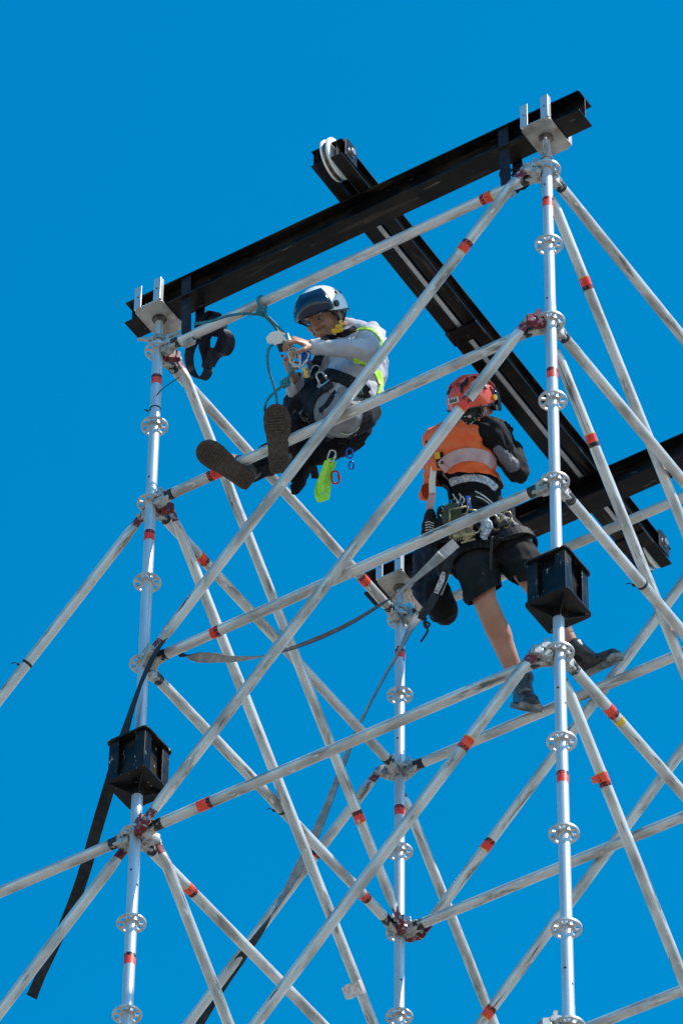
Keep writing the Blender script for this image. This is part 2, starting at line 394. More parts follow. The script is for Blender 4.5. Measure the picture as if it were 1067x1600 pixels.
lg = ledger((A_, 0, 3), (A_, B_, 3), stk=[(948, 1107, 1, .05, False)])
for lv in (0, 1, 2, 3): ledger((0, B_, lv), (A_, B_, lv))
ledger((0, 0, 3), (-A_, 0, 3)); ledger((0, B_, 3), (-A_, B_, 3)); ledger((-A_, 0, 3), (-A_, B_, 3)); ledger((0, B_, 3), (0, 2*B_, 3))
for lv in range(5, 19, 2):
    for a, b in (((0, 0), (A_, 0)), ((0, 0), (0, B_)), ((A_, 0), (A_, B_)), ((0, B_), (A_, B_)), ((0, 0), (-A_, 0)), ((0, B_), (-A_, B_)), ((0, B_), (0, 2*B_)), ((-A_, 0), (-A_, B_))):
        ledger((*a, lv), (*b, lv))
# small yellow tags beside two stickers
def yellow_tag(A, B, px, py):
    M = frame(A, B-A); a, b = pix(A), pix(B); t = ((px-a[0])*(b[0]-a[0]) + (py-a[1])*(b[1]-a[1]))/((b[0]-a[0])**2 + (b[1]-a[1])**2)
    c = A.lerp(B, t); D = (B-A).normalized(); n = 20; mb = MB(); v0 = -fw - D*(-fw).dot(D); v0.normalize(); w0 = D.cross(v0)
    rings = [[c + D*z + (v0*math.cos(a_)+w0*math.sin(a_))*(TR+.0009) for a_ in [(-1.1+2.2*k/n) for k in range(n+1)]] for z in (-.016, .016)]
    vs_ = rings[0]+rings[1]; mb.add(vs_, [[k, k+1, n+2+k, n+1+k] for k in range(n)])
    obj('yellow_tag', mb, stk_yel, tower, smooth=True)
yellow_tag(P(0, 0, 1), P(A_, 0, 1), 360, 730); yellow_tag(P(A_, 0, 3), P(A_, B_, 3), 961, 1122)

# diagonal braces
N_, S_, E_, W_ = (0, 1, 0), (0, -1, 0), (1, 0, 0), (-1, 0, 0)
brace((A_, 0, 0), (0, 0, 2), S_, stk=[(723, 391, -1)])
brace((A_, 0, 1), (0, 0, 3), S_, red=(2, 2), stk=[(722, 637, -1)], label='diagonal brace crossing in front of the orange-vested worker, crimson at its lower end')
brace((A_, 0, 3), (0, 0, 5), S_, stk=[(726, 1165, 1)])
brace((0, 0, 0), (0, B_, 2), E_, red=(2, 2), stk=[(564, 1279, -1)])
br = brace((0, 0, 1), (0, B_, 3), E_, red=(2, 1))
brace((0, 0, 3), (0, B_, 5), E_)
brace((A_, 0, 0), (A_, B_, 2), W_, stk=[(912, 445, 1)])
brace((A_, 0, 1), (A_, B_, 3), W_, stk=[(922, 690, 1)])
b3 = brace((A_, 0, 3), (A_, B_, 5), W_, stk=[(937, 1221, 1)], label='diagonal brace with a peeling orange sticker')
brace((0, B_, 2), (A_, B_, 0), N_, red=(2, 1), stk=[(757, 1325, 1)])
brace((0, B_, 3), (A_, B_, 1), N_, stk=[(760, 1588, 1)])
brace((0, 0, 1), (-A_, 0, 3), N_, ties=[(37, 1040)])
brace((0, 0, 3), (-A_, 0, 5), N_)
brace((0, B_, 1), (-A_, B_, 3), S_, stk=[(495, 1333, 1, .04, False)])
brace((0, B_, 1), (0, 2*B_, 3), W_)
brace((0, B_, 5), (A_, B_, 3), N_)
for lv in range(5, 17, 2):
    brace((A_, 0, lv), (0, 0, lv+2), S_); brace((0, 0, lv), (0, B_, lv+2), E_); brace((A_, 0, lv), (A_, B_, lv+2), W_)
    brace((0, B_, lv+2), (A_, B_, lv), N_)
# peeled paper label on the lower left-hand steep brace, and the peeled flap on the right-hand one
A0 = P(0, 0, 1)+V((.052, .088, 0)); B0 = P(0, B_, 3)+V((.052, -.088, 0))
def on(A, B, px, py):
    a, b = pix(A), pix(B); t = ((px-a[0])*(b[0]-a[0]) + (py-a[1])*(b[1]-a[1]))/((b[0]-a[0])**2 + (b[1]-a[1])**2); return A.lerp(B, t)
c = on(A0, B0, 560, 1545); D = (B0-A0).normalized()
mb = MB(); w0 = (rt - D*rt.dot(D)).normalized()
pts = [c + w0*x_ - fw*z_ for x_, z_ in ((.022, .012), (.008, .0255), (-.012, .024), (-.028, .017), (-.045, .02), (-.062, .030), (-.072, .026))]
mb.ribbon(pts, [D*(.062+.008*math.sin(i*2)) for i in range(len(pts))], .0012); obj('peeled_label', mb, stk_pale, br)
A1 = P(A_, 0, 3)+V((-.052, .088, 0)); B1 = P(A_, B_, 5)+V((-.052, -.088, 0)); c = on(A1, B1, 934, 1218); D = (B1-A1).normalized()
w0 = (rt - D*rt.dot(D)).normalized(); mb = MB()
pts = [c + w0*x_ - fw*z_ for x_, z_ in ((-.018, .018), (-.028, .02), (-.04, .028), (-.045, .02), (-.036, .01))]
mb.ribbon(pts, [D*.03]*5, .001); obj('peeled_label', mb, stk_red, b3)

# jack heads
def jack(x, y, lv=0, rz=0, nut=0.0):
    base = P(x, y, lv-.055); Z = V((0, 0, 1)); top = P(x, y, lv); top = V((top.x, top.y, top.z+.214))
    mb = MB(); mb.cyl(base-Z*.05, top, .0185, n=24)
    o = obj('jack_head', mb, galv_std, tower, Matrix.Translation(base), autos=R(40))
    mb = MB(); px_, py_ = .074, .106; c_ = .018
    poly = [(-px_+c_, -py_), (px_-c_, -py_), (px_, -py_+c_), (px_, py_-c_), (px_-c_, py_), (-px_+c_, py_), (-px_, py_-c_), (-px_, -py_+c_)]
    mb.prism(poly, top, V((1, 0, 0)), V((0, 1, 0)), Z, .008); obj('base_plate', mb, platem, o, bevel=.0015)
    mb = MB(); mb.cyl(top-Z*.022, top-Z*.0005, .022, .034, n=24); obj('weld_collar', mb, mat_weld, o, smooth=True)
    mb = MB(); n0 = base + Z*.012
    mb.cyl(n0, n0+Z*.03, .029, .025, n=20)
    d = V((math.cos(rz), math.sin(rz), 0)); s = Z.cross(d)
    for sg in (1, -1):
        mb.add([n0+Z*.004+d*(sg*.02)+s*.012, n0+Z*.004+d*(sg*.02)-s*.012, n0+Z*.028+d*(sg*.02)-s*.012, n0+Z*.028+d*(sg*.02)+s*.012,
                n0+Z*.030+d*(sg*.10)+s*.006, n0+Z*.030+d*(sg*.10)-s*.006, n0+Z*.042+d*(sg*.10)-s*.006, n0+Z*.042+d*(sg*.10)+s*.006],
               [[0, 1, 2, 3], [7, 6, 5, 4], [0, 4, 5, 1], [1, 5, 6, 2], [2, 6, 7, 3], [3, 7, 4, 0]])
    obj('wing_nut', mb, cast, o, bevel=.003)
    for sx in (-1, 1):
        for sy in (-1, 1):
            mb = MB(); q = top + V((sx*(px_-.021), sy*(py_-.012), .0085)); t = .005
            mb.prism([(-.019*sx, 0), (.019*sx, 0), (.019*sx, -.026*sy), (.014*sx, -.026*sy), (.014*sx, -t*sy), (-.019*sx, -t*sy)], q+V((0, sy*.010, 0)), V((1, 0, 0)), V((0, 1, 0)), Z, .145)
            mb.cyl(q+V((0, sy*.011, .075)), q+V((0, sy*.0095, .075)), .005, n=10, mi=1)
            obj('upright', mb, [galv_std, darkhole], o, bevel=.001)
    return o
mat_weld = mat('sooty_weld', (.06, .05, .045), .6, .3, (.2, .18, .15), 30)
jack(*Lx, rz=R(20)); jack(*Rx, rz=R(118)); jack(*Mx, rz=R(60)); jack(*Cx, rz=R(10))
ZP = G + .222                                          # top face of the head plates

# black spacer blocks between the lower and the upper posts
def spacer(x, y, bt, bb, lab):
    a, b = P(x, y, bt), P(x, y, bb); Z = V((0, 0, 1)); c = (a+b)/2; h = a.z-b.z
    mb = MB(); rr = .104; k = .02
    poly = []
    for cx_, cy_, a0 in ((1, -1, -90), (1, 1, 0), (-1, 1, 90), (-1, -1, 180)):
        for j in range(4):
            t = R(a0+30*j); poly.append((cx_*(rr-k)+k*math.cos(t), cy_*(rr-k)+k*math.sin(t)))
    hh = h-.022; k_ = .083
    zb = b.z+.0112; hz = hh-.0006; q0 = V((c.x, c.y, zb))
    sec = [(-.066, -.066), (.066, -.066), (.066, .066), (-.066, .066)]
    mb.prism(sec, q0, V((1, 0, 0)), V((0, 1, 0)), Z, hz)
    o = obj('spacer_block', mb, blackbox_m, tower, Matrix.Translation(c), bevel=.001)
    for sx in (-1, 1):
        for sy in (-1, 1):
            mb = MB(); e_, l_, t_ = .092, .050, .009
            mb.prism([(sx*e_, sy*e_), (sx*(e_-l_), sy*e_), (sx*(e_-l_), sy*(e_-t_)), (sx*(e_-t_), sy*(e_-t_)), (sx*(e_-t_), sy*(e_-l_)), (sx*e_, sy*(e_-l_))], q0, V((1, 0, 0)), V((0, 1, 0)), Z, hz); obj('corner_angle', mb, blackbox_m, o, bevel=.0015)
    for z in (a.z-.011, b.z):
        mb = MB(); mb.prism(poly, V((c.x, c.y, z)), V((1, 0, 0)), V((0, 1, 0)), Z, .011); obj('end_plate', mb, blackbox_m, o, bevel=.0015)
    for zz, sg in ((b.z-.0005, -1), (a.z+.0005, 1)):
        q = V((c.x, c.y, zz)); mb = MB(); mb.cyl(q, q+Z*(sg*.05), .0275, n=24); obj('socket', mb, blackbox_m, o, smooth=False, bevel=.001)
    for t in (45, 135, 225, 315):
        d = V((math.cos(R(t)), math.sin(R(t)), 0)); s = Z.cross(d)
        mb = MB(); mb.prism([(.027, 0), (.125, 0), (.027, -.040)], V((c.x, c.y, b.z-.0005))-s*.003, d, Z, s, .006); obj('gusset', mb, blackbox_m, o, bevel=.0008)
    return o
spacer(*Lx, 2.495, 2.735, ''); spacer(*Rx, 2.515, 2.76, ''); spacer(*Mx, 2.77, 2.985, ''); spacer(*Cx, 2.5, 2.74, '')

# ------------------------------------------------------------------ black steel beams on top
def ibeam(mb, o, D, S, L_, h, w, tf=.008, tw=.006):     # o: bottom centre of one end; D along, S across
    Z = V((0, 0, 1)); a = w/2; b = tw/2
    poly = [(-a, 0), (a, 0), (a, tf), (b, tf), (b, h-tf), (a, h-tf), (a, h), (-a, h), (-a, h-tf), (-b, h-tf), (-b, tf), (-a, tf)]
    mb.prism(poly, o, S, Z, D, L_)
X_, Y_ = V((1, 0, 0)), V((0, 1, 0))
HB, WB = .140, .112
for y, x0, x1, nm, lab in ((0, -.155, A_+.205, 'steel_beam', 'front black steel beam strapped across the two nearer scaffold posts'),
                           (B_, -.17, A_+.25, 'steel_beam', 'rear black steel beam on the far posts, behind the worker in orange')):
    t = root(nm, V((A_/2, y, ZP)), lab, 'beam', 'black beams on the scaffold heads'); mb = MB()
    ibeam(mb, V((x0, y, ZP+.0005)), X_, Y_, x1-x0, HB, WB)
    o = obj('i_section', mb, black, t, frame(V((x0, y, ZP)), X_), bevel=.0012)
ZB = ZP+HB+.001; hB, wB, gap = .105, .058, .046
xb = None
D_ = V((-.02, 1, 0)).normalized(); S_b = V((1, .02, 0)).normalized(); yb0, yb1 = -.30, 2.745
cb = V((1.090, 0, ZB)); pt = lambda y: V((1.090-.02*y, y, ZB))
t = root('pulley_beam', pt(1.2), 'twin black cross beam with a white pulley wheel at its end, lying over both other beams', 'beam')
for sg in (-1, 1):
    mb = MB(); ibeam(mb, pt(yb0)+S_b*(sg*(gap/2+wB/2)), D_, S_b, yb1-yb0, hB, wB, .0065, .005)
    obj('i_section', mb, black, t, frame(pt(yb0)+S_b*(sg*(gap/2+wB/2)), D_), bevel=.001)
mb = MB(); mb.box(pt(1.22)+V((-.010, 0, .016)), .022, 2.42, .010, S_b, D_)
obj('lit_strip_bar', mb, lit_strip_m, t, bevel=.001)  # pale bar added to stand for the sunlit strip in the beam gap
for y in (.93, 2.52, .0-.02):
    mb = MB(); mb.box(pt(y)+V((0, 0, -.0075)), .165, .09, .012, S_b, D_)
    if y > .1: obj('cross_plate', mb, black, t, bevel=.001)
for y, sg in ((-.225, -1), (2.665, 1)):
    c = pt(y)+V((0, 0, .075)); 
    mb = MB(); n = 44; prof = [(.103, -.020), (.103, -.010), (.086, -.003), (.086, .003), (.103, .010), (.103, .020), (.030, .0215), (.030, -.0215)]
    rings = []
    for k in range(n):
        a = 2*math.pi*k/n; rd = D_*math.cos(a)+V((0, 0, math.sin(a))); rings.append([c + rd*r_ + S_b*z_ for r_, z_ in prof])
    mb.rings(rings, 0, False, True)
    for i in range(len(mb.m)):
        if i % 8 in (1, 2, 3): mb.m[i] = 1
    w_ = obj('pulley_wheel', mb, [white_p, groove], t, autos=R(30))
    mb = MB(); mb.cyl(c - S_b*.095, c + S_b*.095, .010, n=16); 
    for s2 in (1, -1): mb.cyl(c + S_b*(s2*.087), c + S_b*(s2*.101), .019, n=6); mb.cyl(c + S_b*(s2*.083), c + S_b*(s2*.0868), .023, n=20)
    obj('axle_bolt', mb, bolt_m, t, bevel=.001)
    for s2 in (1, -1):
        mb = MB(); mb.prism([(-.05, -.058), (.05, -.058), (.05, .048), (.03, .066), (-.03, .066), (-.05, .048)], c + S_b*(s2*.082)-S_b*.003, D_, V((0, 0, 1)), S_b, .006)
        obj('side_plate', mb, black, t, bevel=.001)

# ------------------------------------------------------------------ slings holding the front beam to the top ledger, with their rolled-up tails
def sling(x, lab, curls):
    t = root('webbing_sling', V((x, 0, G+.1)), lab, 'sling', 'slings round the front beam')
    yc = .012; zt = ZP+HB+.003; pts = []
    for y, z in ((-.056, zt-G-.006), (-.05, zt-G), (.055, zt-G), (.064, zt-G-.006), (.0665, .19), (.05, .05), (.030, -.006), (.014, -.026), (-.012, -.027), (-.028, -.014), (-.0385, .01)):
        pts.append(V((x, y+yc, G+z)))
    mb = MB(); mb.ribbon(pts, [V((.052, 0, 0))]*len(pts), .004, True); obj('strap', mb, web_navy, t)
    mb = MB(); mb.box(V((x, .0, G-.045)), .05, .03, .018); mb.cyl(V((x-.035, .0, G-.05)), V((x+.035, .0, G-.05)), .006, n=10); obj('buckle', mb, cast, t, bevel=.002)
    if len(curls[0][0]) > 10:
        mb = MB(); c0 = at(338, 508, .02, zs); ax = nz(vv(.35, .55, .75)); mb.cyl(c0-ax*.030, c0+ax*.030, .047, n=28); obj('rolled_webbing', mb, web_navy, t, bevel=.004)
        mb = MB(); mb.cyl(at(327, 560, .03, zs)-vv(.014, .045, .01), at(327, 560, .03, zs)+vv(.014, .045, .01), .024, n=20); obj('rolled_webbing', mb, web_navy, t, bevel=.003)
    for ct, wdir in curls:
        P3 = catmull(ct, 6); mb = MB(); mb.ribbon(P3, [wdir]*len(P3), .004); obj('rolled_tail', mb, web_navy, t, smooth=False)
zs = depth(P(.2, .03, 0)+V((0, 0, -.02)))
q = lambda x, y, d=0: at(x, y, d, zs)
wv = vv(.045, .012, .02)
sling(.172, 'dark webbing sling with big loose rolled tails round the beam by the left post',
      [([q(308, 528), q(298, 545), q(296, 565), q(303, 585), q(316, 592), q(325, 580), q(322, 560, .03), q(318, 540, .03), q(330, 515, .02), q(345, 512), q(358, 522), q(360, 538), q(352, 552), q(338, 556, .02), q(328, 572, .03)], vv(.040, -.012, .025)),
       ([q(322, 545, .04), q(322, 505, .03), q(328, 490, .02), q(337, 488, 0), q(345, 500, .02), q(348, 525, .04), q(340, 548, .04), q(330, 560, .05)], vv(.040, -.008, .022))])
zs = depth(P(1.87, .03, 0))
sling(1.868, 'dark webbing sling with a short tucked tail round the beam by the right post',
      [([q(795, 285), q(806, 292), q(820, 293), q(830, 284), q(826, 272, .02), q(812, 268, .03), q(800, 272, .03)], vv(.02, .02, .03)),
       ([q(798, 268, .05), q(788, 262, .05), q(783, 272, .04), q(790, 282, .03), q(806, 284, .03)], vv(.02, .01, .03))])

# ------------------------------------------------------------------ long straps
def view_ribbon(name, spec, ref, w, mats, lab, cat, th=.0028, k=8):
    # spec: (px, py, depth offset, apparent width fraction -1..1)
    pts = [at(a, b, d, ref) for a, b, d, _ in spec]; P3 = catmull(pts, k); fr = []
    n = len(spec)
    for i in range(n-1):
        for j in range(k): t = j/k; fr.append(spec[i][3]*(1-t)+spec[i+1][3]*t)
    fr.append(spec[-1][3]); wd = []
    for i, p in enumerate(P3):
        a = P3[max(i-1, 0)]; b = P3[min(i+1, len(P3)-1)]; T = (b-a).normalized()
        s = T.cross(fw).normalized(); dd = T.cross(s).normalized(); f_ = max(-1, min(1, fr[i]))
        wd.append((s*f_ + dd*math.sqrt(1-f_*f_))*w)
    mb = MB(); mb.ribbon(P3, wd, th)
    for i_ in range(len(mb.m)-2):
        if i_ % 4 == 2: mb.m[i_] = 1
    o = obj(name, mb, mats)
    return tag(o, lab, cat)
zl = depth(P(0, 0, 2)+V((.05, -.09, 0)))
view_ribbon('webbing_strap', [(256, 1001, .0, .25), (247, 1014, -.05, .3), (236, 1034, -.09, .4), (219, 1072, -.15, .3), (202, 1122, -.24, .5), (184, 1185, -.30, .95), (168, 1240, -.28, 1), (150, 1300, -.18, 1), (133, 1360, 0, 1), (112, 1420, .03, 1), (86, 1478, .06, .8), (64, 1525, .08, .8), (50, 1558, .09, .95)],
            zl, .052, [web_black, web_black], 'long black webbing strap hanging free from the left post past its lower brace', 'strap')
z0 = depth(P(.15, .03, 2)+V((0, 0, -.03)))
z1 = depth(P(1.2, 1.2, 1))
zt = z1-z0
view_ribbon('ratchet_strap', [(266, 1013, .05, .6), (282, 1020, .06, -.7), (297, 1025, .08, .5), (312, 1027, .10, .95), (335, 1028, .13, .9), (365, 1030, .2, .55), (410, 1026, .3, .15), (450, 1015, .4, -.25), (500, 996, .5, -.38), (550, 972, .6, -.3), (600, 941, .7, -.2), (635, 915, .8, .35), (665, 889, .88, .7), (690, 867, .93, 1), (712, 848, .98, 1)],
            z0, .048, [web_black, web_grey], 'pale grey tie-down strap sagging from the left post to the worker in orange', 'strap')
z2 = depth(P(0, B_, 1))
view_ribbon('hanging_strap', [(655, 962, .15, .9), (640, 985, .05, .5), (622, 1020, .0, .25), (600, 1058, -.05, .2), (575, 1105, -.1, .2), (553, 1150, -.15, .3), (536, 1195, -.2, .45), (515, 1250, -.25, .6), (490, 1310, -.3, .8), (462, 1365, -.3, .75), (435, 1412, -.3, .3), (410, 1452, -.3, -.5), (375, 1500, -.3, -.9), (345, 1545, -.3, -.8), (310, 1605, -.3, -.7), (280, 1660, -.3, -.6)],
            z2, .050, [web_black, web_grey], 'long twisted dark grey strap hanging from the black kit bag down to the lower left', 'strap')

# ------------------------------------------------------------------ people
skin = mat('skin', (.36, .17, .105), .5, 0, (.44, .22, .14), 12, .4, .65, .1, 200, sss=.15)
skin2 = mat('fair_skin', (.40, .18, .115), .5, 0, (.47, .24, .165), 10, .4, .65, .1, 200, sss=.15)
hair_m = mat('black_hair', (.010, .008, .007), .45, 0, bump=.6, bscale=300)
eye_w = mat('eye_white', (.32, .27, .24), .3); eye_d = mat('dark_iris', (.015, .01, .008), .2)
lip_m = mat('lips', (.42, .17, .13), .45, sss=.1)
shirt_m = mat('pale_grey_shirt', (.40, .40, .45), .85, 0, (.50, .50, .55), 10, .4, .65, .35, 260)
hivis_y = mat('lime_reflective_tape', (.42, .80, .03), .5, 0, (.55, .85, .08), 40)
denim = mat('charcoal_work_trousers', (.012, .013, .018), .9, 0, (.030, .031, .040), 9, .42, .66, .4, 240)
lit_denim = mat('lit_trouser_grey', (.20, .20, .215), .8, 0, (.27, .27, .285), 12, .4, .65, .4, 240)  # lighter trouser grey, light on the cloth put into its colour
sole_m = mat('brown_grey_shoe_sole', (.045, .030, .021), .75, 0, (.080, .056, .040), 70, .4, .62, .4, 160)
upper_m = mat('grey_canvas_shoe', (.12, .11, .10), .8, 0, (.2, .19, .18), 30)
vest_m = mat('orange_safety_vest', (.88, .13, .03), .7, 0, (.95, .20, .05), 8, .4, .65, .25, 200)
band_m = mat('pink_grey_reflective_band', (.50, .30, .32), .45, 0, (.58, .42, .42), 16)
black_cloth = mat('black_stretch_cloth', (.006, .006, .007), .8, 0, (.015, .015, .018), 12, .42, .66, .3, 260)
grey_cloth = mat('dark_grey_forearm_panel', (.05, .05, .06), .6, 0, (.14, .14, .16), 8, .5, .6, .3, 200)
short_m = mat('black_work_shorts', (.009, .009, .010), .85, 0, (.020, .020, .023), 9, .4, .66, .4, 240)
harness_m = mat('black_harness_webbing', (.010, .010, .012), .65, 0, (.03, .03, .034), 60, .5, .62, .3, 400)
boot_m = mat('black_work_boot_leather', (.014, .014, .014), .32, 0, (.04, .04, .042), 20, .4, .65, .3, 150)
bootsole = mat('grey_boot_sole', (.10, .095, .085), .8, 0, (.2, .19, .17), 30)
toe_m = mat('scuffed_grey_toe_cap', (.30, .28, .25), .6, 0, (.12, .115, .11), 30)
white_h = mat('white_helmet_shell', (.78, .78, .76), .25, 0, coat=.5)
navy_v = mat('smoked_navy_visor', (.006, .014, .038), .12, 0)
orange_h = mat('orange_helmet_shell', (.80, .075, .025), .25, 0, coat=.5)
blk_pl = mat('black_plastic', (.012, .012, .013), .35)
yel_pl = mat('yellow_plastic', (.80, .42, .015), .4); pink_pl = mat('pink_webbing', (.85, .12, .30), .6)
white_st = mat('white_sticker', (.75, .74, .70), .5); steel = mat('bright_steel', (.62, .62, .60), .25, .9); gold = mat('zinc_yellow_ratchet', (.45, .38, .22), .4, .7, (.25, .21, .14), 40)
blue_an = mat('blue_anodised', (.02, .12, .55), .3, .6); lime = mat('lime_green_webbing', (.30, .78, .04), .6, 0, (.42, .85, .12), 60); red_an = mat('red_anodised', (.55, .03, .015), .3, .5)
plaid_m = mat('check_cloth', (.28, .34, .45), .85, 0, (.62, .64, .68), 90, .45, .55); olive = mat('olive_cloth', (.035, .05, .025), .85, 0, (.06, .08, .04), 20)
glove_m = mat('black_glove', (.014, .014, .016), .75, 0, (.035, .035, .04), 40, .5, .65, .3, 250)
navy_cloth = mat('navy_bag_cloth', (.010, .016, .035), .6, 0, (.02, .03, .06), 10, .4, .65, .3, 200)
tagprint = mat('printed_white_tag', (.62, .60, .60), .6, 0, (.22, .20, .26), 90, .48, .56)
tagpink = mat('printed_pink_tag', (.62, .48, .42), .6, 0, (.35, .18, .14), 90, .5, .58)
tatt = mat('tattooed_skin', (.40, .18, .115), .5, 0, (.10, .07, .07), 22, .50, .56, .1, 200)

def organic(name, prims, voxel, smooth, m, parent=None, M=None, fold=0, fscale=9, iters=2, foldstretch=(1, 1, 1)):
    """prims: ('c', A, ra, B, rb) capsules and ('e', c, X, Y, Z) ellipsoids fused to one continuous skin"""
    mb = MB()
    for p_ in prims:
        if p_[0] == 'c': mb.cap(p_[1], p_[2], p_[3], p_[4])
        else: mb.ell(*p_[1:])
    c = V((0, 0, 0))
    for q_ in mb.v: c += V(q_)
    M = M or Matrix.Translation(c/len(mb.v))
    me = mb.mesh('tmp', M); o = bpy.data.objects.new('tmp', me); col.objects.link(o)
    r_ = o.modifiers.new('r', 'REMESH'); r_.mode = 'VOXEL'; r_.voxel_size = voxel; r_.use_smooth_shade = True
    s_ = o.modifiers.new('s', 'SMOOTH'); s_.factor = .5; s_.iterations = smooth
    dg = bpy.context.evaluated_depsgraph_get(); dg.update()
    me2 = bpy.data.meshes.new_from_object(o.evaluated_get(dg)); bpy.data.objects.remove(o); bpy.data.meshes.remove(me)
    if fold:
        for v_, nrm in [(v_, v_.normal.copy()) for v_ in me2.vertices]:
            w_ = V((v_.co.x*foldstretch[0], v_.co.y*foldstretch[1], v_.co.z*foldstretch[2]))*fscale
            f_ = noise.noise(w_ + V((3, 1, 2))*1.0 + noise.noise_vector(w_*.6)*1.2); f_ = 1-abs(f_)*2.4     # ridged: creases of cloth
            v_.co += nrm*(fold*(f_-.45) + fold*.35*noise.noise(w_*2.7))
    for p_ in me2.polygons: p_.use_smooth = True
    me2.materials.clear(); me2.materials.append(m); me2.name = name
    o = bpy.data.objects.new(name, me2); place(o, M, parent); return o
def cut(o, p, n, rad):
    # hem or cuff: trim the garment beyond a plane, only near the point
    M = WM[o]; Mi = M.inverted(); pl = Mi @ p; nl = (Mi.to_3x3() @ n).normalized(); bm = bmesh.new(); bm.from_mesh(o.data)
    fs = [f for f in bm.faces if (f.calc_center_median()-pl).length < rad]
    ge = fs + list({e for f in fs for e in f.edges}) + list({v_ for f in fs for v_ in f.verts})
    bmesh.ops.bisect_plane(bm, geom=ge, plane_co=pl, plane_no=nl, clear_outer=True); bm.to_mesh(o.data); bm.free()
from mathutils.bvhtree import BVHTree
def bvh(objs):
    vs_, fs = [], []
    for o in objs:
        M = WM[o]; b = len(vs_); vs_ += [M @ v_.co for v_ in o.data.vertices]; fs += [[b+i for i in p_.vertices] for p_ in o.data.polygons]
    return BVHTree.FromPolygons(vs_, fs)
def cast(tree, x, y):
    d = nz(fw + rt*((x-533.5)/F) + up*((800-y)/F)); h = tree.ray_cast(CAM, d)
    if h[0] is None:
        p_ = at(x, y, 0, 25.5); 
        best = None
        for k in range(12):
            h2 = tree.find_nearest(CAM + d*(24.5+k*.35))
            if best is None or h2[3] < best[3]: best = h2
        h = best
    n_ = h[1]
    return h[0], (n_ if n_.dot(d) < 0 else n_)
def worn(name, tree, pts, w, m, parent, th=.004, lift=.004, k=5):
    # a strap or tape sewn along the surface of the clothing
    P2 = catmull([V((x, y, 0)) for x, y in pts], k); H_ = [cast(tree, p_.x, p_.y) for p_ in P2]
    Q = [h[0]+h[1]*lift for h in H_]; N = [h[1] for h in H_]
    for _ in range(2):
        Q = [Q[0]] + [(Q[i-1]+Q[i]*2+Q[i+1])/4 for i in range(1, len(Q)-1)] + [Q[-1]]; N = [N[0]] + [nz(N[i-1]+N[i]*2+N[i+1]) for i in range(1, len(N)-1)] + [N[-1]]
    wd = []
    for i in range(len(Q)):
        T = nz(Q[min(i+1, len(Q)-1)]-Q[max(i-1, 0)]); wd.append(nz(T.cross(N[i]))*w)
    mb = MB(); mb.ribbon(Q, wd, th); return obj(name, mb, m, parent, smooth=False)
def inside(poly, x, y):
    c = False; n = len(poly)
    for i in range(n):
        x1, y1 = poly[i]; x2, y2 = poly[(i+1) % n]
        if (y1 > y) != (y2 > y) and x < (x2-x1)*(y-y1)/(y2-y1)+x1: c = not c
    return c
def lit_patch(o, poly, m):
    # paints the lit area of a garment's near side with a lighter material
    o.data.materials.append(m); k = len(o.data.materials)-1; M = WM[o]
    for p_ in o.data.polygons:
        if (M.to_3x3() @ p_.normal).dot(fw) < .15:
            x, y = pix(M @ p_.center)
            if inside(poly, x, y): p_.material_index = k
def hand_prims(wr, fwd, palmn, thumb, sc=1.0, curl=.5, tcurl=.4, spread=.10):
    """wrist point, direction to the knuckles, direction the palm faces, side the thumb leaves; five separate bent fingers"""
    fwd = nz(fwd); palmn = nz(palmn - fwd*palmn.dot(fwd)); s = palmn.cross(fwd); s = s if s.dot(thumb) > 0 else -s
    L_ = .095*sc; P_ = []
    kn = []
    for i, (off, ll) in enumerate(((.030, .072), (.010, .080), (-.011, .074), (-.031, .058))):
        k_ = wr + fwd*(L_*(1-.04*abs(i-1))) + s*(off*sc); kn.append(k_)
        P_.append(('c', wr + s*(off*.55*sc), .0125*sc, k_, .0095*sc))
        c_ = curl*(1+.12*i); d = fwd + s*(off*spread*20); p0 = k_; ang = c_*.75
        for j, fr_ in enumerate((.46, .30, .24)):
            dd = nz(nz(d)*math.cos(ang) + palmn*math.sin(ang)); p1 = p0 + dd*(ll*fr_*sc*1.05)
            P_.append(('c', p0, (.0088-.0009*j)*sc, p1, (.0080-.0009*j)*sc)); p0 = p1; ang += c_*(1.1-.2*j)
    P_.append(('e', wr + fwd*(L_*.52), s*(.040*sc), palmn*(.0145*sc), fwd*(.050*sc)))
    P_.append(('c', wr-fwd*.01, .024*sc, wr+fwd*.02*sc, .022*sc))
    t0 = wr + fwd*(.025*sc) + s*(.026*sc) + palmn*(.006*sc)
    d1 = nz(s*.75 + fwd*.8 + palmn*.35); t1 = t0 + d1*(.040*sc); d2 = nz(s*.25 + fwd*.95 + palmn*(.3+tcurl)); t2 = t1 + d2*(.030*sc); d3 = nz(fwd*.9 + palmn*(.5+tcurl) - s*.1); t3 = t2 + d3*(.025*sc)
    P_ += [('c', t0, .014*sc, t1, .0115*sc), ('c', t1, .0108*sc, t2, .0098*sc), ('c', t2, .0098*sc, t3, .0080*sc)]
    return P_
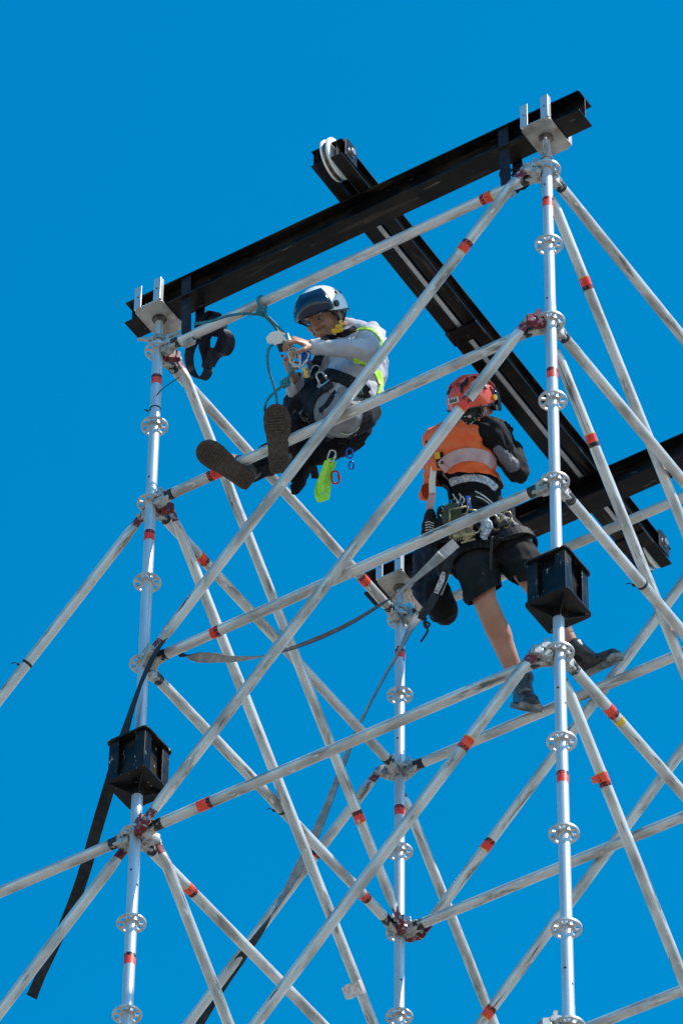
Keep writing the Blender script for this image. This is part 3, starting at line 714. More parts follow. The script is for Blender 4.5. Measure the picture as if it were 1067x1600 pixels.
def head_prims(c, f_, u_):
    """c: middle of the head, f_ forward, u_ up; about 0.23 m tall"""
    f_ = nz(f_); u_ = nz(u_ - f_*u_.dot(f_)); s = u_.cross(f_); E = lambda a, b, d: c + f_*a + s*b + u_*d
    return [('e', E(-.012, 0, .035), s*.074, f_*.092, u_*.080), ('e', E(.022, 0, -.005), s*.062, f_*.064, u_*.085),
            ('e', E(.030, 0, -.058), s*.046, f_*.048, u_*.040), ('e', E(.062, 0, -.088), s*.022, f_*.020, u_*.018),
            ('c', E(.082, 0, .022), .0085, E(.097, 0, -.016), .0105), ('e', E(.094, 0, -.020), s*.0165, f_*.011, u_*.0085),
            ('e', E(.080, .033, -.012), s*.020, f_*.014, u_*.015), ('e', E(.080, -.033, -.012), s*.020, f_*.014, u_*.015),
            ('c', E(.083, .016, .038), .0085, E(.070, .046, .036), .0075), ('c', E(.083, -.016, .038), .0085, E(.070, -.046, .036), .0075),
            ('e', E(-.004, .077, -.005), s*.009, f_*.018, u_*.031), ('e', E(-.004, -.077, -.005), s*.009, f_*.018, u_*.031),
            ('e', E(.078, 0, -.050), s*.030, f_*.014, u_*.022)], E, f_, s, u_
def face_parts(E, f_, s, u_, body, brow_m=None):
    for sg in (1, -1):
        mb = MB(); mb.ell(E(.0725, .031*sg, .017), s*.0125, f_*.0125, u_*.0062); o = obj('eye', mb, eye_w, body, smooth=True)
        mb = MB(); mb.ell(E(.0835, .031*sg, .0155), s*.0062, f_*.003, u_*.0048); obj('iris', mb, eye_d, o, smooth=True)
        mb = MB(); mb.sweep(catmull([E(.088, .014*sg, .040), E(.087, .030*sg, .044), E(.074, .050*sg, .040)], 5), [.003]*4+[.0036]*4+[.0026]*3, 6); obj('eyebrow', mb, hair_m, body, smooth=True)
    mb = MB(); mb.ell(E(.0920, 0, -.0490), s*.019, f_*.005, u_*.0036); mb.ell(E(.0915, 0, -.0555), s*.016, f_*.006, u_*.0048); obj('lips', mb, lip_m, body, smooth=True)
def helmet(c, f_, u_, m, m2, parent, front_cut=.25, vents=True, name='helmet'):
    """a climbing helmet: shell of lat-long rings, low at the back, short brim in front"""
    f_ = nz(f_); u_ = nz(u_ - f_*u_.dot(f_)); s = u_.cross(f_); mb = MB(); n, m_ = 48, 14; rows = []
    for j in range(m_+1):
        row = []
        for k in range(n):
            a = 2*math.pi*k/n; ca, sa = math.cos(a), math.sin(a)
            low = -.012 - .030*max(0, -ca)**1.5 - .018*abs(sa)**4 + .006*max(0, ca)
            t = j/m_; th_ = t*(math.pi/2 + .30 + .16*max(0, -ca))
            rx, ry, rz_ = .128, .108, .112
            z = rz_*math.cos(th_); rr = math.sin(min(th_, math.pi/2+.3)); z = max(z, low) if t < .97 else low
            flare = 1 + .05*t**6 + .10*max(0, ca)**3*t**6
            rid = 1 + .022*math.cos(a*6)*math.sin(th_)**2 * (1-t**4) 
            row.append(c + (f_*(ca*rx*rr*flare) + s*(sa*ry*rr*flare))*rid + u_*z)
        rows.append(row)
    mb.rings(rows, 0, False)
    sh = obj(name, mb, m, parent, smooth=True)
    so_ = sh.modifiers.new('solid', 'SOLIDIFY'); so_.thickness = .005; so_.offset = -1
    E = lambda a, b, d: c + f_*a + s*b + u_*d
    mb = MB(); mb.rings([[c + (q_-c)*.955 for q_ in row] for row in rows[:-1]], 0, False); obj('liner', mb, blk_pl, sh, smooth=True)
    mb = MB(); rim = [rows[-1][k] + u_*.001 for k in range(n)]; mb.sweep(rim, .0042, 6, 0, True); obj('edge_trim', mb, blk_pl, sh, smooth=True)
    if vents:
        for sg in (-1, 1):
            for a_, el_ in (((1.7, .50), (2.2, .45), (2.6, .62)) if vents == 1 else ((.35, .55), (.95, .62), (1.6, .62), (2.2, .58), (2.7, .60), (1.25, .25), (.65, 1.0), (1.7, 1.02), (2.5, .95))):
                d = (f_*math.cos(a_)*.128 + s*(sg*math.sin(a_)*.108))*math.cos(el_) + u_*(.112*math.sin(el_)); nrm = nz(d)
                q_ = c + d*1.012; t1 = nz(u_ - nrm*u_.dot(nrm)); t2 = nrm.cross(t1); k_, k2 = (.45, .45) if vents == 1 else (.95, 1.6)
                mb = MB(); mb.ell(q_, t2*.010*k_, nrm*.0045, t1*.019*k2, 12, 8); obj('vent', mb, blk_pl, sh, smooth=True)
    return sh, E, f_, s, u_, rows
def band(name, c, axis, ra, rb, xdir, w, m, parent, th=.004):
    a_ = nz(axis); x = nz(xdir - a_*xdir.dot(a_)); y = a_.cross(x); pts = [c + x*(ra*math.cos(t*math.pi/16)) + y*(rb*math.sin(t*math.pi/16)) for t in range(32)]
    mb = MB(); mb.ribbon(pts, [a_*w]*32, th, True); return obj(name, mb, m, parent, smooth=False)
def carabiner(name, c, ax, side, L_, W_, r, m, parent=None):
    ax = nz(ax); side = nz(side-ax*side.dot(ax)); pts = []
    for k in range(20):
        t = 2*math.pi*k/20; pts.append(c + ax*(L_/2*math.copysign(abs(math.cos(t))**.7, math.cos(t))) + side*(W_/2*math.copysign(abs(math.sin(t))**.7, math.sin(t))))
    mb = MB(); mb.sweep(pts, r, 7, 0, True); mb.cyl(c + side*(W_/2) - ax*(L_*.18), c + side*(W_/2) + ax*(L_*.18), r*1.6, n=10); return obj(name, mb, m, parent, smooth=True)
def shoe(ank, toe, heel, soledir, upm, slm, parent, high=0, sc=1.0, toem=None, nm='shoe'):
    """toe/heel are points on the sole's middle line; soledir points out of the sole"""
    L_ = nz(toe-heel); n_ = nz(soledir - L_*soledir.dot(L_)); s = L_.cross(n_); ln = (toe-heel).length
    prof = [(0, .018), (.02, .028), (.08, .033), (.22, .034), (.38, .034), (.52, .040), (.68, .0475), (.82, .047), (.92, .038), (.98, .022), (1, .010)]
    def outline(g=1.0):
        a = [heel + L_*(t*ln) + s*(w*sc*g) for t, w in prof]; b = [heel + L_*(t*ln) - s*(w*sc*g*(.92 if t > .5 else 1)) for t, w in prof]
        return a + b[::-1]
    o1 = outline(); mb = MB(); n = len(o1)
    mb.rings([[q_ + n_*.002 for q_ in o1], o1, [q_ - n_*.022 for q_ in o1]], 0, True)
    k1 = lambda r_: r_*sc + .004
    Q = [('c', heel + L_*(.14*ln) - n_*k1(.030), .030*sc, heel + L_*(.5*ln) - n_*k1(.034), .034*sc), ('c', heel + L_*(.5*ln) - n_*k1(.034), .034*sc, toe - L_*(.15*ln) - n_*k1(.030), .030*sc),
         ('e', toe - L_*(.2*ln) - n_*.029, s*(.044*sc), n_*.026, L_*.055), ('c', heel + L_*(.45*ln) - n_*(.05*sc), .032*sc, ank + L_*.02, .036*sc),
         ('c', heel + L_*(.16*ln) - n_*(.045*sc), .031*sc, ank, .037*sc)]
    if high: Q.append(('c', ank, .042*sc, ank - n_*high, .047*sc))
    up_ = organic(nm, Q, .006, 3, upm, parent)
    so_ = obj('sole', mb, slm, up_, autos=R(40), bevel=.003)
    mb = MB()
    for i in range(9):                                   # tread bars
        t = .60+.042*i if i < 8 else .94; w = .036*sc
        mb.box(heel + L_*(t*ln) + n_*.0035, w*1.7*(1-.08*max(0, i-5)), .006, .004, s, L_, n_)
    for i in range(5): mb.box(heel + L_*((.05+.045*i)*ln) + n_*.0035, .045*sc, .005, .004, s, L_, n_)
    tag(obj('tread', mb, slm, so_), kind='stuff')
    mb = MB()
    for i in range(5):
        c_ = heel + L_*((.42+.07*i)*ln) - n_*(.082-.008*i); mb.sweep([c_ - s*.026, c_ - n_*.006, c_ + s*.026], .003, 5)
    obj('laces', mb, web_grey if toem else white_st, up_, smooth=True)
    if toem:
        mb = MB(); mb.ell(toe - L_*(.14*ln) - n_*.020, s*(.0475*sc), n_*.029, L_*.040); obj('toe_cap', mb, toem, up_, smooth=True)
    return up_

for m_ in (black_cloth, harness_m, short_m, denim, glove_m, navy_cloth, web_black, web_navy, scarf_m0 if False else black_cloth): m_.node_tree.nodes['Principled BSDF'].inputs['Specular IOR Level'].default_value = .18
# ---- the worker sitting on the second ledger, hands on the rope device
z = depth(P(.65, 0, 1)); a_ = lambda x, y, d=0: at(x, y, d, z)
hipL, hipR = a_(535, 648, -.02), a_(548, 632, .14); kneeL, ankL = a_(472, 618, .31), a_(438, 706, .07)
kneeR, ankR = a_(474, 690, .40), a_(392, 733, .16)
pel, waist, chest, uch, neck = a_(543, 642, .05), a_(548, 604, .12), a_(560, 572, .21), a_(562, 540, .30), a_(545, 521, .34)
shL, shR = a_(580, 524, .27), a_(528, 532, .44); elL, wrL = a_(579, 549, .0), a_(489, 541, .0)
elR, wrR = a_(463, 632, .34), a_(461, 592, .16)
hc = a_(507, 497, .31)
w1 = root('person', P(.95, 0, 1)+V((0, .03, .03)), 'seated worker in pale grey top, dark trousers and white helmet working a rope device', 'person')
hf = nz(vv(-.50, -.35, -.79)); hu = vv(-.42, .88, -.15)
hp, E, f_, s, u_ = head_prims(hc, hf, hu)
fL, pL, tL = (a_(461, 531, -.03)-wrL), vv(-.1, -.9, .3), vv(.1, .5, -.8)
fR = a_(442, 565, .05)-wrR
prims = hp + [('c', E(-.03, 0, -.06), .050, neck, .056), ('c', neck, .056, uch, .085), ('e', chest, vv(.10, 0, -.06), vv(.05, 0, .12), vv(0, .14, .10)),
    ('e', uch, vv(.10, 0, -.09), vv(.06, 0, .08), vv(0, .07, .06)), ('c', shL, .050, uch, .07), ('c', shR, .050, uch, .07), ('e', waist, vv(.12, 0, -.05), vv(.05, 0, .11), vv(0, .11, .08)),
    ('e', pel, vv(.13, 0, -.05), vv(.05, 0, .13), vv(0, .10, .08)), ('c', pel, .10, hipL, .085), ('c', pel, .10, hipR, .085),
    ('c', hipL, .082, kneeL, .056), ('c', hipR, .082, kneeR, .056), ('c', kneeL, .055, ankL, .038), ('c', kneeR, .055, ankR, .038), ('c', ankL, .036, ankL+(a_(434, 676, .04)-ankL)*.7, .03), ('c', ankR, .036, ankR+(a_(345, 715, .12)-ankR)*.5, .03),
    ('c', shL, .048, elL, .037), ('c', elL, .036, wrL, .024), ('c', shR, .048, elR, .037), ('c', elR, .036, wrR, .024)]
prims += hand_prims(wrL, fL, pL, tL, 1.0, .75) + hand_prims(wrR, fR, vv(.8, .3, .1), vv(.3, .6, -.5), 1.0, .8)
body = organic('body', prims, .0052, 2, skin, w1)
face_parts(E, f_, s, u_, body)
mb = MB(); mb.ell(E(-.018, 0, .038), s*.0785, f_*.088, u_*.084, 24, 16)
organic('hair', [('e', E(-.022, 0, .040), s*.0795, f_*.090, u_*.084), ('e', E(-.05, 0, -.01), s*.070, f_*.052, u_*.055), ('c', E(.018, .072, .03), .012, E(.012, .074, .0), .006), ('c', E(.018, -.072, .03), .012, E(.012, -.074, .0), .006)], .006, 2, hair_m, w1, fold=.002, fscale=90)
# shirt and trousers
sh_ = [('c', neck+(neck-uch)*.12, .064, uch, .095), ('c', neck, .066, shL, .055), ('e', uch, vv(.115, 0, -.10), vv(.07, 0, .095), vv(0, .08, .07)), ('e', chest, vv(.118, 0, -.075), vv(.06, 0, .135), vv(0, .155, .11)), ('c', shL, .062, uch, .08), ('c', shR, .062, uch, .08),
       ('e', waist, vv(.135, 0, -.06), vv(.06, 0, .125), vv(0, .12, .09)), ('c', shL, .062, shL.lerp(elL, .55), .056), ('c', shL.lerp(elL, .55), .056, elL, .052), ('c', elL, .050, wrL, .034), ('c', shR, .060, elR, .050), ('c', elR, .049, wrR, .034)]
shirt = organic('shirt', sh_, .0065, 3, shirt_m, w1, fold=.010, fscale=11)
for e_, w_ in ((elL, wrL), (elR, wrR)): cut(shirt, w_+nz(w_-e_)*.012, nz(w_-e_), .08)
tr = [('e', pel, vv(.142, 0, -.06), vv(.06, 0, .14), vv(0, .105, .085)), ('c', pel, .122, hipL, .102), ('c', pel, .122, hipR, .108), ('c', hipL, .100, hipL.lerp(kneeL, .6), .082), ('c', hipL.lerp(kneeL, .6), .086, kneeL, .079), ('c', hipR, .104, kneeR, .082),
      ('c', kneeL, .072, ankL, .056), ('c', kneeR, .080, ankR, .060)]
trous = organic('trousers', tr, .0065, 3, denim, w1, fold=.011, fscale=10)
for k_, n_ in ((kneeL, ankL), (kneeR, ankR)): cut(trous, n_+nz(n_-k_)*.02, nz(n_-k_), .11)
# light on thigh and seat painted into the trousers as grey; reflective tapes
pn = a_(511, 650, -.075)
lit_patch(trous, [(466, 646), (486, 626), (504, 612), (525, 604), (548, 606), (570, 625), (570, 655), (556, 680), (530, 690), (505, 680), (488, 664), (472, 656)], lit_denim)
def tape(pts, w, m, parent, wd, nm='reflective_tape'):
    P3 = catmull(pts, 6); mb = MB(); mb.ribbon(P3, [nz(wd)*w]*len(P3), .003); return obj(nm, mb, m, parent, smooth=False)
T1 = bvh([shirt]); T1b = bvh([shirt, trous, body])
worn('reflective_tape', T1, [(556, 518), (566, 514), (577, 515), (588, 522), (595, 534), (594, 546), (588, 553)], .017, hivis_y, shirt)
worn('reflective_tape', T1, [(553, 562), (563, 565), (574, 569), (584, 577), (590, 588), (594, 602)], .030, hivis_y, shirt)
worn('reflective_tape', T1, [(592, 580), (596, 592), (594, 604), (590, 616)], .016, hivis_y, shirt)
# shoes, both soles turned to the viewer and resting on the ledger
shoe(ankL, a_(431, 631, -.06), a_(437, 740, -.05), vv(.05, .02, -1), upper_m, sole_m, w1, .03, 1.32)
shoe(ankR, a_(310, 697, .0), a_(393, 757, .05), vv(-.10, -.28, -1), upper_m, sole_m, w1, .02, 1.30)
# helmet
hel, EH, _, _, _, rows = helmet(E(-.004, 0, .036), hf*.98+nz(u_)*.16, u_, white_h, None, w1, vents=1)
vm = MB(); rr0 = []; rr1 = []; rr2 = []
fh = nz(hf*.98+nz(u_)*.16); uh = nz(u_-fh*u_.dot(fh)); s_h = uh.cross(fh); hcn = E(-.004, 0, .036)
for row_el, wr_ in ((.95, 1.03), (.62, 1.035), (.25, 1.06), (-.10, 1.10)):
    rr0.append([hcn + (fh*math.cos(t)*.130 + s_h*math.sin(t)*.112)*(wr_*math.cos(max(row_el, 0))) + uh*(.112*math.sin(row_el)*1.04) for t in [(-1.15+2.3*k/20) for k in range(21)]])
vs_ = [q_ for r0_ in rr0 for q_ in r0_]; vm.add(vs_, [[i*21+k, i*21+k+1, (i+1)*21+k+1, (i+1)*21+k] for i in range(3) for k in range(20)])
vis = obj('visor', vm, navy_v, hel, smooth=True); so2 = vis.modifiers.new('s', 'SOLIDIFY'); so2.thickness = .003
for sg in (1, -1):
    mb = MB(); q_ = EH(.03, sg*.106, .006); mb.cyl(q_, q_ + s_h*(sg*.012), .015, n=16); obj('visor_knob', mb, blk_pl, hel, bevel=.002)
    tape([EH(.055, sg*.095, -.02), E(.010, sg*.080, -.025), E(.03, sg*.060, -.075), E(.055, sg*.02, -.103)], .013, harness_m, hel, f_, 'chin_strap')
    tape([EH(-.05, sg*.095, -.03), E(-.02, sg*.083, -.035), E(.012, sg*.073, -.055)], .013, harness_m, hel, f_, 'rear_strap')
    mb = MB(); mb.box(E(.012, sg*.079, -.044), .022, .008, .028, f_, s, u_); obj('strap_slider', mb, yel_pl, hel, bevel=.003)
# yellow plastic collar clip, harness, belt
mb = MB(); q_ = a_(527, 516, .18); mb.box(q_, .055, .02, .022, vv(.9, .25, .3), vv(0, .2, 1), vv(-.2, 1, 0)); mb.box(q_+vv(.005, .018, 0), .03, .02, .016, vv(.9, .25, .3), vv(0, .2, 1), vv(-.2, 1, 0)); obj('chest_clip', mb, yel_pl, w1, bevel=.004)
worn('collar_strap', T1b, [(506, 531), (516, 527), (530, 524), (545, 519), (556, 513)], .030, harness_m, w1, .008)
worn('chest_strap', T1b, [(500, 556), (494, 568), (492, 580), (498, 592)], .045, harness_m, w1, .008)
for hp_, kp, k in ((hipL, kneeL, .28), (hipR, kneeR, .25)): band('leg_loop', hp_.lerp(kp, k), kp-hp_, .104, .104, rt, .048, harness_m, w1, .007)
worn('belt_pad', T1b, [(486, 592), (500, 586), (515, 586), (535, 592), (556, 602), (572, 616)], .060, harness_m, w1, .012)
worn('thigh_strap', T1b, [(523, 612), (518, 622), (510, 634), (500, 642)], .022, harness_m, w1, .006)
worn('thigh_strap', T1b, [(486, 628), (480, 640), (474, 652)], .030, harness_m, w1, .006)
h_, n_ = cast(T1b, 515, 606); xb_ = nz(vv(.9, .35, 0) - n_*vv(.9, .35, 0).dot(n_)); yb_ = n_.cross(xb_)
mb = MB(); mb.box(h_+n_*.014, .052, .034, .012, xb_, yb_, n_); bk = obj('buckle', mb, blk_pl, w1, bevel=.004)
mb = MB(); mb.box(h_+n_*.022 + yb_*.018, .045, .008, .005, xb_, yb_, n_); obj('buckle_bar', mb, steel, bk, bevel=.001)
worn('side_strap', T1b, [(566, 606), (574, 622), (574, 640), (570, 660), (562, 676)], .030, harness_m, w1, .006)
organic('seat_sling', [('c', a_(495, 715, .12), .04, a_(545, 690, .10), .055), ('c', a_(545, 690, .10), .055, a_(566, 668, .09), .045)], .008, 2, black_cloth, w1, fold=.008, fscale=16)
tape([a_(555, 684, -.02), a_(566, 698, -.03)], .038, harness_m, w1, vv(.75, .66, .1), 'loose_strap')
organic('tool_pouch', [('c', a_(482, 722, .14), .030, a_(466, 752, .12), .036), ('c', a_(466, 752, .12), .03, a_(462, 764, .11), .028)], .006, 2, black_cloth, w1, fold=.005, fscale=20)
worn('steel_ring', T1b, [(560, 666), (548, 677), (534, 675)], .006, steel, w1, .006)
tape([a_(489, 728, .02), a_(493, 748, .02)], .035, harness_m, w1, rt, 'loose_strap')

# small gear on the harness of the seated worker
for x_, y_, w_, h_, m_g in ((488, 574, .03, .045, blk_pl), (498, 590, .04, .025, blk_pl), (484, 590, .03, .03, harness_m), (508, 598, .035, .022, harness_m), (560, 616, .028, .035, blk_pl), (571, 632, .025, .04, blk_pl), (497, 706, .045, .03, black_cloth), (515, 704, .05, .028, blk_pl), (532, 694, .04, .03, black_cloth)):
    h_1, n_1 = cast(T1b, x_, y_); xg = nz(vv(.9, .3, 0) - n_1*vv(.9, .3, 0).dot(n_1)); yg = n_1.cross(xg); mb = MB(); mb.box(h_1+n_1*.014, w_, h_, .022, xg, yg, n_1); obj('harness_clip', mb, m_g, w1, bevel=.005)
for x_, y_, a1_ in ((492, 582, .4), (503, 592, -.5), (478, 588, .1), (530, 700, .9), (512, 708, -.6)): carabiner('gear_carabiner', cast(T1b, x_, y_)[0]-fw*.035, vv(math.sin(a1_), math.cos(a1_), .1), vv(math.cos(a1_), -math.sin(a1_), 0), .062, .036, .0042, steel if x_ % 2 else bolt_m, w1)
worn('gear_strap', T1b, [(505, 690), (520, 696), (538, 690), (552, 676)], .022, harness_m, w1, .006)
# things clipped to the seated worker
c8 = root('figure_eight', a_(548, 718, .0), 'small blue metal figure-eight descender hanging by the green sling', 'descender')
for (x, y, r_) in ((546, 708, .018), (549, 727, .013)):
    c_ = a_(x, y); mb = MB(); mb.sweep([c_ + rt*(r_*.8*math.cos(k*math.pi/8)) + up*(r_*1.25*math.sin(k*math.pi/8)) for k in range(16)], .0045, 8, 0, True); obj('ring', mb, blue_an, c8, smooth=True)
mb = MB(); mb.sweep([a_(545, 701), a_(546, 694, .02), a_(549, 684, .04)], .004, 6); obj('cord', mb, cord_blk, c8)
t = root('green_sling', a_(510, 720, 0), 'bright lime green webbing sling looped and hanging below the seated worker', 'sling')
P3 = catmull([a_(519, 716, .03), a_(513, 726, .0), a_(503, 745), a_(497, 765), a_(500, 780), a_(508, 782), a_(511, 765, .02), a_(513, 745, .03), a_(521, 722, .04)], 6)
mb = MB(); mb.ribbon(P3, [vv(.032, .010, .006)]*len(P3), .004); obj('webbing', mb, lime, t)
P3 = catmull([a_(512, 718, -.02), a_(506, 735, -.03), a_(501, 752, -.02), a_(502, 770, -.01)], 5); mb = MB(); mb.ribbon(P3, [vv(.028, .012, .012)]*len(P3), .004); obj('webbing', mb, lime, t)
tag(carabiner('carabiner', a_(524, 746, .02), vv(-.1, 1, 0), rt, .055, .032, .0045, red_an), 'small red metal carabiner hanging beside the green sling', 'carabiner')
tag(carabiner('carabiner', a_(518, 712, .0), vv(.3, 1, 0), rt, .05, .03, .004, steel), 'steel carabiner at the top of the green sling', 'carabiner')

# rope device in the hands: white cam plate, steel frame, carabiners
t = root('rope_device', a_(445, 540, -.02), 'metal rope grab with toothed white plate in the hands of the seated worker', 'rope grab')
mb = MB(); poly = []
for k in range(16): r_ = .036*(1+.10*(k % 2)); a1 = 2*math.pi*k/16; poly.append((r_*1.15*math.cos(a1), r_*.8*math.sin(a1)))
mb.prism(poly, a_(431, 528, -.04), vv(.95, .25, .1), vv(-.25, .95, 0), fw, .010); obj('cam_plate', mb, white_st, t, bevel=.001)
for dx in (0, 5):
    mb = MB(); mb.cyl(a_(443+dx, 522-dx*.3, -.03), a_(458+dx, 562-dx*.3, -.03), .0075, n=10); obj('side_plate', mb, steel, t, smooth=True)
mb = MB(); mb.box(a_(438, 540, -.01), .03, .03, .06, vv(.9, .3, 0), fw, vv(-.3, .9, 0)); obj('housing', mb, blk_pl, t, bevel=.006)
carabiner('carabiner', a_(460, 558, -.04), vv(-.25, 1, 0), rt, .085, .045, .005, steel, t); carabiner('carabiner', a_(470, 560, -.03), vv(.5, .8, .2), rt, .08, .05, .005, steel, t)
mb = MB(); mb.box(a_(478, 559, .0), .045, .03, .055, vv(.95, .2, .1), fw, up); obj('blue_shackle', mb, blue_an, t, bevel=.010)
tape([a_(473, 575, -.06), a_(478, 583, -.075), a_(480, 590, -.075)], .014, yel_pl, t, vv(.9, .3, 0), 'yellow_tab')
mb = MB(); mb.ell(a_(441, 556, -.03), rt*.008, fw*.008, up*.008); mb.ell(a_(445, 562, -.035), rt*.007, fw*.007, up*.007); obj('release_button', mb, red_an, t, smooth=True)

# teal rope
kx, ky = 408, 486
tr_ = MB(); zt_ = depth(P(.55, 0, 0))-z; b_ = lambda x, y, d=0: at(x, y, d-.035, z+zt_)
zz = zt_*1.0
tr_.sweep(catmull([b_(304, 506, .05), b_(330, 502), b_(355, 494), b_(380, 490), b_(400, 491), b_(408, 487)], 6), .0065, 8)
tr_.sweep(catmull([b_(408, 487, -.01), b_(404, 474, -.01), b_(403, 466, .01), b_(409, 463, .05), b_(413, 470, .05), b_(416, 480, .0), b_(413, 492, -.01), b_(425, 505, -.005), b_(437, 522, 0), b_(446, 538, .0)], 6), .0065, 8)
tr_.sweep(catmull([b_(413, 490, -.02), b_(424, 500, -.02), b_(436, 512, -.02), b_(448, 524, -.02)], 6), .0065, 8)
for k in range(3):
    kk = []
    for i in range(14):
        t2 = 2*math.pi*i/14; kk.append(b_(409+(k-1)*3.2, 487+(k-1)*1.2, -.004) + vv(.45, -.3, .8)*(.016*math.cos(t2)) + vv(.35, .9, .1)*(.017*math.sin(t2)))
    tr_.sweep(kk, .0065, 8, 0, True)
tag(obj('teal_rope', tr_, rope_teal, smooth=True), 'teal rope knotted to the top ledger and running to the seated worker', 'rope')
tr_ = MB(); b_ = lambda x, y, d=0: at(x, y, d-.05, z)
tr_.sweep(catmull([b_(427, 538), b_(420, 545), b_(418, 560), b_(420, 578), b_(427, 600), b_(431, 615), b_(433, 632)], 6), .006, 8)
tr_.sweep(catmull([b_(453, 568), b_(453, 582), b_(448, 596), b_(440, 604), b_(430, 612), b_(420, 622), b_(415, 632), b_(414, 642, .03), b_(418, 652, .08)], 6), .0065, 8)
for k in range(3):
    kk = []
    for i in range(14):
        t2 = 2*math.pi*i/14; kk.append(b_(446+(k-1)*3.4, 598-(k-1)*1.6, -.004) + vv(.45, .3, .8)*(.014*math.cos(t2)) + vv(-.3, .9, .1)*(.017*math.sin(t2)))
    tr_.sweep(kk, .0065, 8, 0, True)
tag(obj('teal_rope', tr_, rope_teal, smooth=True), 'loose knotted loop of teal rope hanging in front of the raised shoe', 'rope')

# ---- the worker in the orange vest, standing on a ledger at the back and leaning out
z = depth(P(.9, B_, 1)); a_ = lambda x, y, d=0: at(x, y, d, z)
hipL, hipR = a_(738, 846, .27), a_(783, 834, .25); kneeL, ankL = a_(757, 938, .02), a_(813, 1072, .04)
kneeR, ankR = a_(836, 915, .03), a_(900, 1022, -.06)
pel, waist, chest, uch, neck = a_(757, 822, .28), a_(742, 768, .32), a_(722, 712, .32), a_(722, 682, .32), a_(733, 656, .34)
shL, shR = a_(682, 690, .36), a_(765, 675, .26); elR, wrR = a_(808, 738, .36), a_(803, 702, .55)
elL, wrL = a_(712, 722, .56), a_(774, 684, .62)
hc = a_(738, 640, .33)
w2 = root('person', P(.95, B_, 1)+V((0, 0, .03)), 'standing worker in orange vest, black shorts and orange helmet leaning back from a strap', 'person')
hf = nz(vv(.60, .02, .62)); hu = vv(-.12, .98, -.05)
hp, E, f_, s, u_ = head_prims(hc, hf, hu)
handR = hand_prims(wrR, a_(797, 684, .64)-wrR, vv(-.9, .0, .2), vv(.2, .9, 0), 1.08, .5); handL = hand_prims(wrL, a_(787, 668, .66)-wrL, vv(.2, .1, .9), vv(-.6, .7, 0), 1.05, 1.25)
pr2g = .014
def pr2(g, arms=True):
    return [('c', E(-.03, 0, -.06), .052, neck, .060+g), ('c', neck, .058+g, uch, .090+g), ('e', uch, vv(.135+g, .01, -.02), vv(.02, 0, .095+g), vv(-.01, .08, .0)), ('e', chest, vv(.130+g, .01, -.02), vv(.02, 0, .105+g), vv(-.03, .15, .0)),
            ('c', shL, .052+g, uch, .075+g), ('c', shR, .054+g, uch, .075+g), ('e', waist, vv(.112+g, 0, -.02), vv(.02, 0, .090+g), vv(-.02, .14, 0)), ('e', pel, vv(.130+g, 0, -.02), vv(.02, 0, .105+g), vv(-.01, .11, -.03))]
prims = hp + pr2(0) + [('c', pel, .10, hipL, .09), ('c', pel, .10, hipR, .09), ('c', hipL, .088, kneeL, .056), ('c', hipR, .088, kneeR, .056),
    ('e', kneeL.lerp(ankL, .30)-fw*.0+nz(vv(.9, -.2, .3))*.008, rt*.058, fw*.060, nz(ankL-kneeL)*.125), ('c', kneeL, .054, kneeL.lerp(ankL, .35), .056), ('c', kneeL.lerp(ankL, .35), .055, ankL, .035),
    ('e', kneeR.lerp(ankR, .30), rt*.055, fw*.056, nz(ankR-kneeR)*.12), ('c', kneeR, .054, kneeR.lerp(ankR, .35), .054), ('c', kneeR.lerp(ankR, .35), .053, ankR, .035),
    ('c', shL, .05, elL, .040), ('c', elL, .039, wrL, .027), ('c', shR, .05, elR, .042), ('c', elR, .041, wrR, .027)] + handR + handL
body = organic('body', prims, .0056, 2, skin2, w2); face_parts(E, f_, s, u_, body)
organic('hair', [('e', E(-.022, 0, .035), s*.0795, f_*.090, u_*.084), ('e', E(-.05, 0, -.02), s*.068, f_*.050, u_*.055)], .006, 2, hair_m, w2, fold=.002, fscale=90)
def printed_scarf():
    return mat('printed_neck_scarf', (.012, .012, .013), .8, 0, (.5, .5, .5), 55, .58, .61)
scarf_m = printed_scarf()
organic('neck_scarf', [('c', E(-.045, 0, -.045), .066, neck+up*.01, .076), ('c', E(.02, 0, -.075), .050, neck+up*.02, .07)], .006, 3, scarf_m, w2, fold=.006, fscale=25)
shirt2 = organic('shirt', [p_ for p_ in pr2(.008)[1:]] + [('c', shL, .060, elL, .050), ('c', elL, .049, wrL, .038), ('c', shR, .075, shR.lerp(elR, .5), .063), ('c', shR.lerp(elR, .5), .060, elR, .056), ('c', elR, .055, wrR, .040)], .0065, 3, black_cloth, w2, fold=.009, fscale=12)
organic('forearm_panel', [('c', a_(778, 700, .245), .030, a_(800, 727, .285), .034)], .006, 2, grey_cloth, shirt2, fold=.006, fscale=20)
vest = organic('safety_vest', [p_ for p_ in pr2(.030)[2:4]] + [('c', neck-(neck-uch)*.25, .085, uch, .125), ('e', waist, vv(.150, 0, -.02), vv(.02, 0, .125), vv(-.02, .14, 0)),
      ('c', shL.lerp(uch, .08), .074, uch, .11), ('c', shR.lerp(uch, .48), .080, uch, .11), ('e', a_(683, 735, .30), vv(.060, 0, 0), vv(0, 0, .11), vv(-.03, .10, 0)), ('c', a_(672, 745, .34), .035, a_(664, 772, .36), .03)], .0065, 3, vest_m, w2, fold=.010, fscale=10)
cut(vest, a_(735, 730, .16), nz(-up-fw*.45), .30) ; T2 = bvh([vest]); worn('reflective_band', T2, [(688, 732), (698, 722), (712, 714), (730, 710), (746, 711), (760, 716), (772, 728)], .060, band_m, vest)
gl = organic('glove', handR + [('c', wrR, .034, wrR.lerp(elR, .25), .036)], .0045, 1, glove_m, w2); gl.modifiers.new('g', 'DISPLACE').strength = .003
